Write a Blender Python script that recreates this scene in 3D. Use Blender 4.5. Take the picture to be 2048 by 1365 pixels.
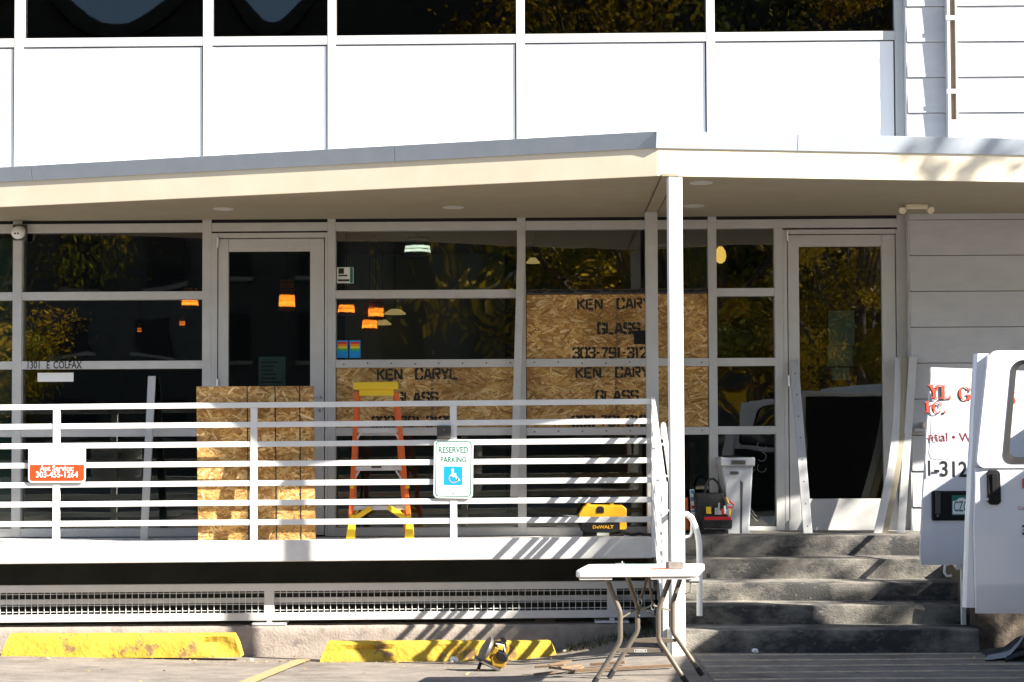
import bpy, bmesh, math, random
from mathutils import Vector, Matrix, Euler, noise
from mathutils.geometry import tessellate_polygon
R = math.radians
scene = bpy.context.scene
for o in list(bpy.data.objects): bpy.data.objects.remove(o)

# ------------------------------------------------------------------ camera
F = 3300.0                       # focal length in pixels of the 2048 wide photograph
CAM = Vector((0.0, -13.64, 1.5)) # facade is the plane y = 0, camera 13.6 m in front of it
PITCH, YAW, ROLL = R(2.0), math.atan(66/3300), -0.0038
SHIFT_Y = (193.5 - F*math.tan(PITCH))/2048
ROT = Matrix.Rotation(YAW,3,'Z') @ Matrix.Rotation(math.pi/2+PITCH,3,'X') @ Matrix.Rotation(ROLL,3,'Z')
cd = bpy.data.cameras.new('camera'); cam = bpy.data.objects.new('camera', cd)
scene.collection.objects.link(cam); scene.camera = cam
cam.matrix_world = Matrix.Translation(CAM) @ ROT.to_4x4()
cd.sensor_width = 36; cd.lens = F/2048*36; cd.shift_y = SHIFT_Y
cd.clip_start = 0.1; cd.clip_end = 2000

# ------------------------------------------------------------------ sky, sun, exposure
SUN = Vector((2.1, -1.0, 1.54)).normalized()      # towards the sun
w = bpy.data.worlds.new('World'); scene.world = w; w.use_nodes = True
nt = w.node_tree; nt.nodes.clear()
sky = nt.nodes.new('ShaderNodeTexSky'); sky.sky_type = 'NISHITA'; sky.sun_disc = False
sky.sun_elevation = math.asin(SUN.z); sky.sun_rotation = math.atan2(SUN.x, SUN.y)
sky.altitude = 900; sky.air_density = 1.0; sky.dust_density = 1.2; sky.ozone_density = 0.9
bg = nt.nodes.new('ShaderNodeBackground'); bg.inputs['Strength'].default_value = 0.072
wo = nt.nodes.new('ShaderNodeOutputWorld')
nt.links.new(sky.outputs[0], bg.inputs[0]); nt.links.new(bg.outputs[0], wo.inputs[0])
sd = bpy.data.lights.new('sun', 'SUN'); sd.energy = 5.0; sd.angle = R(0.55); sd.color = (1.0, 0.94, 0.85)
so = bpy.data.objects.new('sun', sd); scene.collection.objects.link(so)
so.rotation_euler = SUN.to_track_quat('Z','Y').to_euler(); so.location = (12, -10, 14)
vs = scene.view_settings; vs.view_transform = 'Standard'; vs.look = 'None'; vs.gamma = 1; vs.exposure = 1.9
vs.use_curve_mapping = False
scene.cycles.max_bounces = 8; scene.cycles.transparent_max_bounces = 12
scene.cycles.glossy_bounces = 4; scene.cycles.caustics_reflective = False; scene.cycles.caustics_refractive = False
scene.cycles.sample_clamp_indirect = 4

# ------------------------------------------------------------------ helpers
def U(px, py, Y):
    """point of the plane y = Y seen at a pixel of the 2048 x 1365 photograph"""
    d = ROT @ Vector(((px-1024)/F, (682.5-py)/F + SHIFT_Y*2048/F, -1))
    t = (Y-CAM.y)/d.y
    return CAM + d*t
def UX(px, Y=0, py=760): return U(px, py, Y).x
def UZ(py, Y=0, px=700): return U(px, py, Y).z
def UG(px, py, z):
    d = ROT @ Vector(((px-1024)/F, (682.5-py)/F + SHIFT_Y*2048/F, -1))
    return CAM + d*((z-CAM.z)/d.z)
def lerp(a, b, t): return a+(b-a)*t
def smooth(a, b, x):
    t = max(0, min(1, (x-a)/(b-a))); return t*t*(3-2*t)

ORG = {}
class MB:
    def __init__(s): s.v=[]; s.f=[]; s.c=[]
    def quad(s, a, b, c, d, col=None):
        n=len(s.v); s.v+= [Vector(a),Vector(b),Vector(c),Vector(d)]; s.f.append((n,n+1,n+2,n+3)); s.c.append(col); return s
    def poly(s, pts, col=None):
        n=len(s.v); s.v+=[Vector(p) for p in pts]; s.f.append(tuple(range(n,n+len(pts)))); s.c.append(col); return s
    def box(s, x0,x1,y0,y1,z0,z1, M=None, col=None):
        x0,x1=min(x0,x1),max(x0,x1); y0,y1=min(y0,y1),max(y0,y1); z0,z1=min(z0,z1),max(z0,z1)
        n=len(s.v); P=[(x0,y0,z0),(x1,y0,z0),(x1,y1,z0),(x0,y1,z0),(x0,y0,z1),(x1,y0,z1),(x1,y1,z1),(x0,y1,z1)]
        s.v+=[(M@Vector(p) if M else Vector(p)) for p in P]
        for f in [(0,3,2,1),(4,5,6,7),(0,1,5,4),(1,2,6,5),(2,3,7,6),(3,0,4,7)]: s.f.append(tuple(n+i for i in f)); s.c.append(col)
        return s
    def hexa(s, P, col=None):      # 8 corners: bottom ring ccw, top ring ccw
        n=len(s.v); s.v+=[Vector(p) for p in P]
        for f in [(0,3,2,1),(4,5,6,7),(0,1,5,4),(1,2,6,5),(2,3,7,6),(3,0,4,7)]: s.f.append(tuple(n+i for i in f)); s.c.append(col)
        return s
    def bar(s, a, b, w, t, up=(0,-1,0), col=None):
        """flat bar from a to b: w across, t along 'up'"""
        a=Vector(a); b=Vector(b); d=(b-a).normalized(); up=Vector(up)
        u=(up-d*up.dot(d)).normalized(); r=d.cross(u)
        P=[]
        for p in (a,b):
            for (i,j) in ((-1,-1),(1,-1),(1,1),(-1,1)): P.append(p+r*(i*w/2)+u*(j*t/2))
        return s.hexa(P,col)
    def tube(s, pts, r, n=10, cap=True, col=None):
        pts=[Vector(p) for p in pts]; rs = r if isinstance(r,(list,tuple)) else [r]*len(pts)
        base=len(s.v); ref=None
        for i,p in enumerate(pts):
            d=(pts[min(i+1,len(pts)-1)]-pts[max(i-1,0)]).normalized()
            if ref is None:
                ref=Vector((0,0,1)) if abs(d.z)<.9 else Vector((1,0,0))
            u=(ref-d*ref.dot(d)).normalized(); v=d.cross(u); ref=u
            for k in range(n):
                a=2*math.pi*k/n; s.v.append(p+u*(math.cos(a)*rs[i])+v*(math.sin(a)*rs[i]))
        for i in range(len(pts)-1):
            for k in range(n):
                s.f.append((base+i*n+k, base+i*n+(k+1)%n, base+(i+1)*n+(k+1)%n, base+(i+1)*n+k)); s.c.append(col)
        if cap:
            s.f.append(tuple(base+k for k in reversed(range(n)))); s.c.append(col)
            e=base+(len(pts)-1)*n; s.f.append(tuple(e+k for k in range(n))); s.c.append(col)
        return s
    def prism(s, pts, d, col=None):
        """polygon pts (3d) extruded by vector d"""
        d=Vector(d); n=len(s.v); m=len(pts)
        s.v+=[Vector(p) for p in pts]+[Vector(p)+d for p in pts]
        s.f.append(tuple(range(n,n+m))); s.c.append(col)
        s.f.append(tuple(n+m+i for i in reversed(range(m)))); s.c.append(col)
        for i in range(m):
            j=(i+1)%m; s.f.append((n+i,n+m+i,n+m+j,n+j)); s.c.append(col)
        return s
    def lathe(s, c, axis, prof, n=24, col=None, caps=True):
        """profile [(dist along axis, radius)]"""
        axis=Vector(axis).normalized(); c=Vector(c)
        ref=Vector((0,0,1)) if abs(axis.z)<.9 else Vector((1,0,0))
        u=(ref-axis*ref.dot(axis)).normalized(); v=axis.cross(u); base=len(s.v)
        for (h,r) in prof:
            for k in range(n):
                a=2*math.pi*k/n; s.v.append(c+axis*h+u*(math.cos(a)*r)+v*(math.sin(a)*r))
        for i in range(len(prof)-1):
            for k in range(n):
                s.f.append((base+i*n+k, base+i*n+(k+1)%n, base+(i+1)*n+(k+1)%n, base+(i+1)*n+k)); s.c.append(col)
        if not caps: return s
        s.f.append(tuple(base+k for k in reversed(range(n)))); s.c.append(col)
        e=base+(len(prof)-1)*n; s.f.append(tuple(e+k for k in range(n))); s.c.append(col)
        return s
    def build(s, name, mat, parent=None, loc=None, smooth=False, bevel=0, kind=None, fix=True, segs=2):
        off = ORG.get(parent.name_full, Vector()) if parent else Vector(loc or (0,0,0))
        me=bpy.data.meshes.new(name); me.from_pydata([v-off for v in s.v],[],s.f)
        if any(c is not None for c in s.c):
            ca=me.color_attributes.new('Col','FLOAT_COLOR','CORNER'); i=0
            for p,c in zip(me.polygons,s.c):
                c = c or (1,1,1)
                for _ in p.loop_indices: ca.data[_].color=(c[0],c[1],c[2],1)
        if fix:
            bm=bmesh.new(); bm.from_mesh(me); bmesh.ops.recalc_face_normals(bm,faces=bm.faces); bm.to_mesh(me); bm.free()
        me.materials.append(mat)
        if smooth:
            for p in me.polygons: p.use_smooth=True
            try: me.set_sharp_from_angle(angle=R(40))
            except Exception: pass
        o=bpy.data.objects.new(name,me); scene.collection.objects.link(o)
        if parent: o.parent=parent; ORG[o.name_full]=off
        else: o.location=off; ORG[o.name_full]=off
        if bevel:
            m=o.modifiers.new('bevel','BEVEL'); m.width=bevel; m.segments=segs; m.limit_method='ANGLE'
        if kind: o['kind']=kind
        return o
def thing(name, label, cat, loc, group=None):
    o=bpy.data.objects.new(name,None); scene.collection.objects.link(o); o.location=loc; o.empty_display_size=.1
    o['label']=label; o['category']=cat
    if group: o['group']=group
    ORG[o.name_full]=Vector(loc); return o
def tag(o, label, cat, group=None):
    o['label']=label; o['category']=cat
    if group: o['group']=group
    return o
def text(parent, name, body, mat, pos, size, xdir=(1,0,0), zdir=(0,0,1), align='LEFT', bold=0, sx=1.0, thick=0):
    cu=bpy.data.curves.new('t','FONT'); cu.body=body; cu.size=size; cu.align_x=align; cu.offset=bold; cu.extrude=thick; cu.resolution_u=3
    ob=bpy.data.objects.new('t',cu); scene.collection.objects.link(ob); bpy.context.view_layer.update()
    me=bpy.data.meshes.new_from_object(ob.evaluated_get(bpy.context.evaluated_depsgraph_get()))
    bpy.data.objects.remove(ob); bpy.data.curves.remove(cu)
    X=Vector(xdir).normalized(); Z=Vector(zdir).normalized(); off=ORG[parent.name_full]; N=X.cross(Z)
    for v in me.vertices: v.co = Vector(pos)+X*(v.co.x*sx)+Z*v.co.y+N*v.co.z-off
    me.name=name; me.materials.clear(); me.materials.append(mat)
    o=bpy.data.objects.new(name,me); scene.collection.objects.link(o); o.parent=parent; ORG[o.name_full]=off; return o
STROKE={'K':[[(0,0),(0,1)],[(.5,1),(.1,.55)],[(.18,.5),(.5,0)]],'E':[[(0,0),(0,1)],[(.14,1),(.5,1)],[(.14,.5),(.42,.5)],[(.14,0),(.5,0)]],
'N':[[(0,0),(0,1)],[(.08,.9),(.42,.1)],[(.5,0),(.5,1)]],'C':[[(.5,.72),(.5,1),(.32,1)],[(.2,1),(0,1),(0,0),(.2,0)],[(.32,0),(.5,0),(.5,.28)]],
'A':[[(0,0),(.19,1)],[(.31,1),(.5,0)],[(.15,.3),(.35,.3)]],'R':[[(0,0),(0,1)],[(.14,1),(.5,1),(.5,.52),(.14,.52)],[(.25,.42),(.5,0)]],
'Y':[[(0,1),(.22,.55)],[(.5,1),(.28,.55)],[(.25,.42),(.25,0)]],'L':[[(0,0),(0,1)],[(.14,0),(.5,0)]],
'G':[[(.5,.75),(.5,1),(.32,1)],[(.2,1),(0,1),(0,0),(.2,0)],[(.32,0),(.5,0),(.5,.45),(.3,.45)]],
'S':[[(.5,.78),(.5,1),(.3,1)],[(.2,1),(0,1),(0,.52),(.22,.52)],[(.3,.48),(.5,.48),(.5,0),(.3,0)],[(.2,0),(0,0),(0,.22)]],
'3':[[(0,.78),(0,1),(.2,1)],[(.3,1),(.5,1),(.5,.58)],[(.15,.52),(.42,.52)],[(.5,.45),(.5,0),(.3,0)],[(.2,0),(0,0),(0,.22)]],
'0':[[(.2,1),(0,1),(0,0),(.2,0)],[(.32,1),(.5,1),(.5,0),(.32,0)]],'7':[[(0,1),(.5,1),(.3,.5)],[(.27,.42),(.15,0)]],
'9':[[(.5,0),(.5,1),(.3,1)],[(.2,1),(0,1),(0,.5),(.4,.5)],[(0,.15),(0,0),(.4,0)]],'1':[[(.12,0),(.12,1),(0,.88)]],
'-':[[(0,.5),(.24,.5)]],'2':[[(0,.78),(0,1),(.2,1)],[(.3,1),(.5,1),(.5,.6),(.06,.1)],[(.02,0),(.5,0)]],' ':[]}
def stencil(mb, body, x, z, y, h, pitch, wr=.235, rnd=None):
    """stencilled letters facing -y; x,z lower left, h cap height, pitch per letter"""
    w=pitch*.74; rnd = rnd or random.Random(3)
    for ch in body:
        if ch==' ': x+=pitch*.85; continue
        for pl in STROKE[ch]:
            for a,b in zip(pl[:-1],pl[1:]):
                A=Vector((x+a[0]*2*w*.98, y, z+a[1]*h)); B=Vector((x+b[0]*2*w*.98, y, z+b[1]*h))
                d=(B-A).normalized(); n=Vector((-d.z,0,d.x))*(h*wr*rnd.uniform(.42,.55)); e=d*(h*.03)
                mb.quad(A-e-n,B+e-n,B+e+n,A-e+n)
        x+=pitch*(.66 if ch in '1-' else 1)
    return mb

# ------------------------------------------------------------------ materials
def nodes(name):
    m=bpy.data.materials.new(name); m.use_nodes=True; n=m.node_tree; return m,n,n.nodes['Principled BSDF']
def pm(name, c1, c2=None, scale=6, rough=.55, bump=0, bscale=80, metal=0, spec=.5, stretch=(1,1,1), lo=.35, hi=.65, coat=0, c3=None, s3=2.0, lo3=.55, hi3=.7):
    m,n,b=nodes(name); b.inputs['Roughness'].default_value=rough; b.inputs['Metallic'].default_value=metal
    b.inputs['Specular IOR Level'].default_value=spec; b.inputs['Coat Weight'].default_value=coat
    b.inputs['Base Color'].default_value=(*c1,1)
    if c2 or bump or c3:
        tc=n.nodes.new('ShaderNodeTexCoord'); mp=n.nodes.new('ShaderNodeMapping'); mp.inputs['Scale'].default_value=stretch
        n.links.new(tc.outputs['Object'],mp.inputs[0])
    last=None
    if c2:
        t=n.nodes.new('ShaderNodeTexNoise'); t.inputs['Scale'].default_value=scale; t.inputs['Detail'].default_value=8; t.inputs['Roughness'].default_value=.65
        r=n.nodes.new('ShaderNodeValToRGB'); r.color_ramp.elements[0].position=lo; r.color_ramp.elements[1].position=hi
        r.color_ramp.elements[0].color=(*c1,1); r.color_ramp.elements[1].color=(*c2,1)
        n.links.new(mp.outputs[0],t.inputs['Vector']); n.links.new(t.outputs['Fac'],r.inputs[0]); last=r.outputs[0]
    if c3:
        t3=n.nodes.new('ShaderNodeTexNoise'); t3.inputs['Scale'].default_value=s3; t3.inputs['Detail'].default_value=10; t3.inputs['Roughness'].default_value=.7
        r3=n.nodes.new('ShaderNodeValToRGB'); r3.color_ramp.elements[0].position=lo3; r3.color_ramp.elements[1].position=hi3
        mx=n.nodes.new('ShaderNodeMix'); mx.data_type='RGBA'
        n.links.new(mp.outputs[0],t3.inputs['Vector']); n.links.new(t3.outputs['Fac'],r3.inputs[0]); n.links.new(r3.outputs[0],mx.inputs[0])
        mx.inputs[6].default_value=(*c1,1)
        if last: n.links.new(last,mx.inputs[6])
        mx.inputs[7].default_value=(*c3,1); last=mx.outputs[2]
    if last: n.links.new(last,b.inputs['Base Color'])
    if bump:
        t2=n.nodes.new('ShaderNodeTexNoise'); t2.inputs['Scale'].default_value=bscale; t2.inputs['Detail'].default_value=6
        bp=n.nodes.new('ShaderNodeBump'); bp.inputs['Strength'].default_value=bump; bp.inputs['Distance'].default_value=.01
        n.links.new(mp.outputs[0],t2.inputs['Vector']); n.links.new(t2.outputs['Fac'],bp.inputs['Height']); n.links.new(bp.outputs[0],b.inputs['Normal'])
    return m
def attr_mat(name, rough=.7, trans=0, spec=.2):
    m,n,b=nodes(name); a=n.nodes.new('ShaderNodeAttribute'); a.attribute_name='Col'
    n.links.new(a.outputs['Color'],b.inputs['Base Color']); b.inputs['Roughness'].default_value=rough; b.inputs['Specular IOR Level'].default_value=spec
    if trans:
        t=n.nodes.new('ShaderNodeBsdfTranslucent'); n.links.new(a.outputs['Color'],t.inputs[0]); mx=n.nodes.new('ShaderNodeMixShader'); mx.inputs[0].default_value=trans
        out=n.nodes['Material Output']; n.links.new(b.outputs[0],mx.inputs[1]); n.links.new(t.outputs[0],mx.inputs[2]); n.links.new(mx.outputs[0],out.inputs[0])
    return m
def glass(name, tint, refl=.14, wav=.0, wscale=1.2, rgh=0.0):
    m=bpy.data.materials.new(name); m.use_nodes=True; n=m.node_tree; n.nodes.clear()
    out=n.nodes.new('ShaderNodeOutputMaterial'); tr=n.nodes.new('ShaderNodeBsdfTransparent'); tr.inputs[0].default_value=(*tint,1)
    gl=n.nodes.new('ShaderNodeBsdfGlossy'); gl.inputs['Roughness'].default_value=rgh; gl.inputs[0].default_value=(.95,1,.97,1)
    fr=n.nodes.new('ShaderNodeFresnel'); fr.inputs[0].default_value=1.5
    ad=n.nodes.new('ShaderNodeMath'); ad.operation='ADD'; ad.inputs[1].default_value=refl-.04; ad.use_clamp=True
    mx=n.nodes.new('ShaderNodeMixShader'); n.links.new(fr.outputs[0],ad.inputs[0]); n.links.new(ad.outputs[0],mx.inputs[0])
    n.links.new(tr.outputs[0],mx.inputs[1]); n.links.new(gl.outputs[0],mx.inputs[2]); n.links.new(mx.outputs[0],out.inputs[0])
    if wav:
        tc=n.nodes.new('ShaderNodeTexCoord'); t=n.nodes.new('ShaderNodeTexNoise'); t.inputs['Scale'].default_value=wscale; t.inputs['Detail'].default_value=1.5
        bp=n.nodes.new('ShaderNodeBump'); bp.inputs['Strength'].default_value=1; bp.inputs['Distance'].default_value=wav
        n.links.new(tc.outputs['Object'],t.inputs['Vector']); n.links.new(t.outputs['Fac'],bp.inputs['Height']); n.links.new(bp.outputs[0],gl.inputs['Normal'])
    return m
def emit(name,c,s):
    m,n,b=nodes(name); b.inputs['Base Color'].default_value=(*c,1); b.inputs['Emission Color'].default_value=(*c,1); b.inputs['Emission Strength'].default_value=s; return m
def shade_mat(name,c):
    m=bpy.data.materials.new(name); m.use_nodes=True; n=m.node_tree; b=n.nodes['Principled BSDF']; b.inputs['Base Color'].default_value=(*c,1); b.inputs['Roughness'].default_value=.7
    t=n.nodes.new('ShaderNodeBsdfTranslucent'); t.inputs[0].default_value=(*c,1); mx=n.nodes.new('ShaderNodeMixShader'); mx.inputs[0].default_value=.6
    out=n.nodes['Material Output']; n.links.new(b.outputs[0],mx.inputs[1]); n.links.new(t.outputs[0],mx.inputs[2]); n.links.new(mx.outputs[0],out.inputs[0]); return m
M={}
M['frame']=pm('frame_paint',(.53,.525,.505),(.47,.465,.45),scale=5,rough=.4,bump=.02,bscale=200)
M['panel']=pm('white_panel',(.80,.80,.80),(.77,.77,.77),scale=2,rough=.35)
M['siding']=pm('siding_paint',(.52,.52,.52),(.46,.46,.47),scale=9,rough=.5,bump=.12,bscale=120,stretch=(.4,1,1))
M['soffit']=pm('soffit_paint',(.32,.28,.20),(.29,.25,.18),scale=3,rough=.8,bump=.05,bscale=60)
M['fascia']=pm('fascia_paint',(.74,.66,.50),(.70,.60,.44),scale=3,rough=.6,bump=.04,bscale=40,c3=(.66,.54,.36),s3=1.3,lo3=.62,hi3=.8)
M['flash']=pm('grey_flashing',(.34,.38,.43),(.38,.42,.47),scale=6,rough=.6,metal=.0)
M['white']=pm('white_rail_paint',(.78,.78,.76),(.70,.70,.67),scale=5,rough=.45,bump=.06,bscale=90,c3=(.30,.24,.18),s3=15,lo3=.70,hi3=.73)
M['dirtywhite']=pm('dirty_white_paint',(.76,.75,.72),(.64,.63,.60),scale=4,rough=.6,bump=.1,bscale=50,c3=(.14,.14,.13),s3=1.7,lo3=.60,hi3=.74)
M['rustwhite']=pm('rust_stained_paint',(.72,.71,.68),(.66,.64,.60),scale=6,rough=.55,c3=(.50,.26,.06),s3=2.6,lo3=.66,hi3=.80)
M['dark']=pm('dark_interior',(.05,.052,.048),(.085,.085,.075),scale=1.2,rough=.9)
M['black']=pm('black_plastic',(.010,.010,.011),rough=.55,spec=.2)
M['blackgap']=pm('sealant_black',(.015,.016,.015),rough=.9)
M['steel']=pm('brushed_steel',(.55,.55,.55),rough=.35,metal=.9)
M['concrete']=pm('kerb_concrete',(.36,.30,.25),(.27,.23,.19),scale=10,rough=.9,bump=.5,bscale=45,c3=(.12,.10,.085),s3=3,lo3=.6,hi3=.75)
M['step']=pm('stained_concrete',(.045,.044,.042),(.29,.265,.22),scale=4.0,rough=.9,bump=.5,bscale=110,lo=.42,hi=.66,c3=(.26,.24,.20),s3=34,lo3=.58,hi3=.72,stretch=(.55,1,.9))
M['yellow']=pm('yellow_stop_paint',(.52,.345,.03),(.43,.26,.02),scale=7,rough=.8,bump=1.0,bscale=28,c3=(.22,.13,.05),s3=6,lo3=.565,hi3=.61)
M['tyellow']=pm('tool_yellow',(.62,.32,.012),(.54,.27,.01),scale=20,rough=.4)
M['ladyellow']=pm('ladder_yellow',(.80,.52,.02),rough=.45)
M['ladorange']=pm('ladder_orange',(.75,.14,.02),(.68,.12,.02),scale=14,rough=.45)
M['alu']=pm('aluminium',(.66,.66,.68),(.60,.60,.62),scale=20,rough=.4,metal=.35)
M['tan']=pm('bronze_leg_paint',(.16,.135,.105),(.19,.16,.125),scale=20,rough=.35,metal=.3)
M['tabletop']=pm('table_plastic',(.80,.77,.74),rough=.5,bump=.1,bscale=180)
M['vanwhite']=pm('van_paint',(.72,.72,.74),(.70,.70,.72),scale=2,rough=.22,coat=.6,spec=.5)
M['rubber']=pm('rubber',(.02,.02,.02),rough=.8)
M['red']=pm('red_vinyl',(.35,.015,.012),rough=.5); M['orange']=pm('orange_print',(.38,.055,.005),rough=.5)
M['green']=pm('green_print',(.0,.15,.095),rough=.5); M['blue']=pm('blue_print',(.0,.30,.75),rough=.5)
M['ink']=pm('stencil_ink',(.012,.013,.012),(.06,.05,.035),scale=60,rough=.8,lo=.45,hi=.75)
M['inkblack']=pm('black_vinyl',(.01,.01,.012),rough=.5)
M['signwhite']=pm('sign_sheet',(.80,.80,.78),rough=.35)
M['grey']=pm('grey_plastic',(.42,.44,.46),(.36,.38,.40),scale=10,rough=.5,bump=.05)
M['greydark']=pm('dark_grey_plastic',(.075,.07,.063),rough=.6,spec=.25)
M['woodraw']=pm('cut_wood',(.25,.165,.10),(.16,.105,.06),scale=25,rough=.8,stretch=(1,6,6),bump=.2)
M['osbbase']=pm('osb_base',(.42,.21,.06),(.30,.14,.035),scale=40,rough=.8)
M['sawyellow']=pm('shaded_tool_yellow',(.34,.19,.012),(.26,.14,.01),scale=20,rough=.5); M['sawmetal']=pm('saw_plate',(.13,.12,.11),rough=.5,metal=.5)  # saw yellow and plate metal darkened to paint in the saw's shade
M['strand']=attr_mat('osb_strands',rough=.75,spec=.15)
M['leafmat']=attr_mat('leaves',rough=.6,trans=.45)
M['deadleaf']=attr_mat('dead_leaves',rough=.8)
M['bark']=pm('bark',(.07,.05,.035),(.12,.09,.065),scale=14,rough=.95,bump=.8,bscale=20,stretch=(1,1,.25))
M['fabric']=pm('black_nylon',(.010,.010,.011),(.018,.018,.018),scale=40,rough=.85,bump=.3,bscale=200)
M['paper']=pm('paper',(.78,.78,.76),rough=.8)
M['tealpaper']=pm('notice_paper',(.32,.50,.44),(.28,.45,.40),scale=8,rough=.8)
M['glass']=glass('window_glass',(.50,.58,.53),.12,.0005,1.3,.012)
M['glassw']=glass('wavy_glass',(.50,.58,.53),.19,.0013,2.0,.012)
M['glassup']=glass('upper_glass',(.30,.36,.36),.055,.0004,1.0,.01)
M['vanglass']=glass('van_glass',(.92,.96,.96),.06)
M['lampo']=shade_mat('pendant_orange',(.95,.30,.04)); M['lampw']=shade_mat('pendant_white',(.8,.9,.84)); M['lampy']=emit('globe_warm',(1.0,.55,.12),.5)
M['brick']=pm('far_brick',(.05,.047,.04),(.08,.07,.06),scale=3,rough=.9)
# ------------------------------------------------------------------ ground
def gz(x, y):
    d = .22-.07*(-.62-y) if y < -.62 else .22
    d = .02*math.log1p(math.exp(d/.02)) if d/.02 < 30 else d      # soft clamp at the level of the lot
    return -d*(1-smooth(-.4, 1.0, x))*(1-.22*smooth(-2.0, -4.2, x))
def ground_mat():
    m,n,b=nodes('lot_surface'); b.inputs['Roughness'].default_value=.9; b.inputs['Specular IOR Level'].default_value=.25
    tc=n.nodes.new('ShaderNodeTexCoord')
    def noi(sc,det=8,st=(1,1,1)):
        mp=n.nodes.new('ShaderNodeMapping'); mp.inputs['Scale'].default_value=st; n.links.new(tc.outputs['Object'],mp.inputs[0])
        t=n.nodes.new('ShaderNodeTexNoise'); t.inputs['Scale'].default_value=sc; t.inputs['Detail'].default_value=det; t.inputs['Roughness'].default_value=.68
        n.links.new(mp.outputs[0],t.inputs['Vector']); return t
    def ramp(t,p0,c0,p1,c1):
        r=n.nodes.new('ShaderNodeValToRGB'); e=r.color_ramp.elements; e[0].position=p0; e[1].position=p1; e[0].color=(*c0,1); e[1].color=(*c1,1)
        n.links.new(t.outputs['Fac'],r.inputs[0]); return r
    a=ramp(noi(5,12,(1,1,1)),.36,(.19,.165,.14),.66,(.30,.26,.22))
    s=ramp(noi(160,3),.45,(0,0,0),.72,(1,1,1))
    mx=n.nodes.new('ShaderNodeMix'); mx.data_type='RGBA'; mx.inputs[0].default_value=.25; mx.blend_type='OVERLAY'
    n.links.new(a.outputs[0],mx.inputs[6]); n.links.new(s.outputs[0],mx.inputs[7])
    st=ramp(noi(1.6,10,(1,1,1)),.52,(1,1,1),.72,(.45,.43,.40)); m2=n.nodes.new('ShaderNodeMix'); m2.data_type='RGBA'; m2.blend_type='MULTIPLY'; m2.inputs[0].default_value=.8
    n.links.new(mx.outputs[2],m2.inputs[6]); n.links.new(st.outputs[0],m2.inputs[7]); n.links.new(m2.outputs[2],b.inputs['Base Color'])
    bp=n.nodes.new('ShaderNodeBump'); bp.inputs['Strength'].default_value=.5; bp.inputs['Distance'].default_value=.006
    n.links.new(noi(90,6).outputs['Fac'],bp.inputs['Height']); n.links.new(bp.outputs[0],b.inputs['Normal']); return m
M['lot']=ground_mat()
def axis(lo, hi, d0, d1, step, far):
    a=[]; x=d0
    while x<=d1+1e-6: a.append(x); x+=step
    l=[]; x=d0-.6; s=.8
    while x>lo: l.append(x); x-=s; s*=1.5
    l.append(lo); r=[]; x=d1+.6; s=.8
    while x<hi: r.append(x); x+=s; s*=1.5
    r.append(hi); return l[::-1]+a+r
xs=axis(-400,400,-6,5,.2,0); ys=axis(-400,300,-6,0,.15,0)
g=MB(); g.v=[Vector((x,y,gz(x,y) + (.006*noise.noise(Vector((x*1.3,y*1.3,0))) if -6<x<5 and -6<y<-.8 else 0))) for y in ys for x in xs]
nx=len(xs)
for j in range(len(ys)-1):
    for i in range(nx-1): g.f.append((j*nx+i,j*nx+i+1,(j+1)*nx+i+1,(j+1)*nx+i)); g.c.append(None)
g.build('ground',M['lot'],kind='structure',smooth=True,fix=False)
# painted bay line
def strip(mb,p,q,wd,n=14,dz=.012):
    p=Vector(p); q=Vector(q); d=(q-p).normalized(); s=Vector((-d.y,d.x))*wd/2
    for i in range(n):
        a=p.lerp(q,i/n); b=p.lerp(q,(i+1)/n); P=[a-s,b-s,b+s,a+s]
        mb.quad(*[(v.x,v.y,gz(v.x,v.y)+dz) for v in P])
    return mb
M['lotpaint']=pm('worn_yellow_line',(.40,.28,.09),(.27,.22,.15),scale=22,rough=.85,lo=.42,hi=.6)
a=UG(608,1322,-.19); b=UG(548,1366,-.17)
mb=MB(); strip(mb,(a.x,a.y),(b.x,b.y),.11)
strip(mb,(b.x,b.y),(b.x+(b.x-a.x)*2.2,b.y+(b.y-a.y)*2.2),.11)
mb.build('bay_line',M['lotpaint'],kind='structure')
# scored ribs in the pavement before the steps
M['rib']=pm('pale_joint',(.62,.52,.36),(.40,.34,.25),scale=12,rough=.9,lo=.4,hi=.6)
apron=MB(); apron.box(1.02,6.0,-5.2,-2.16,-.03,.008).build('pavement',M['lot'],kind='structure')
pav=bpy.data.objects['pavement']
for k,yy in enumerate([-2.28,-2.55,-2.83,-3.12,-3.42,-3.73,-4.05,-4.4,-4.8]):
    r=MB(); n=16
    for i in range(n):
        x0=lerp(1.03,5.98,i/n); x1=lerp(1.03,5.98,(i+1)/n); q=lambda x: yy+.04*(x-1)+.01*math.sin(x*2.1+k)
        r.hexa([(x0,q(x0)-.008,.007),(x1,q(x1)-.008,.007),(x1,q(x1)+.008,.007),(x0,q(x0)+.008,.007),(x0,q(x0)-.006,.013),(x1,q(x1)-.006,.013),(x1,q(x1)+.006,.013),(x0,q(x0)+.006,.013)])
    r.build('joint_rib',M['rib'],pav)

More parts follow.
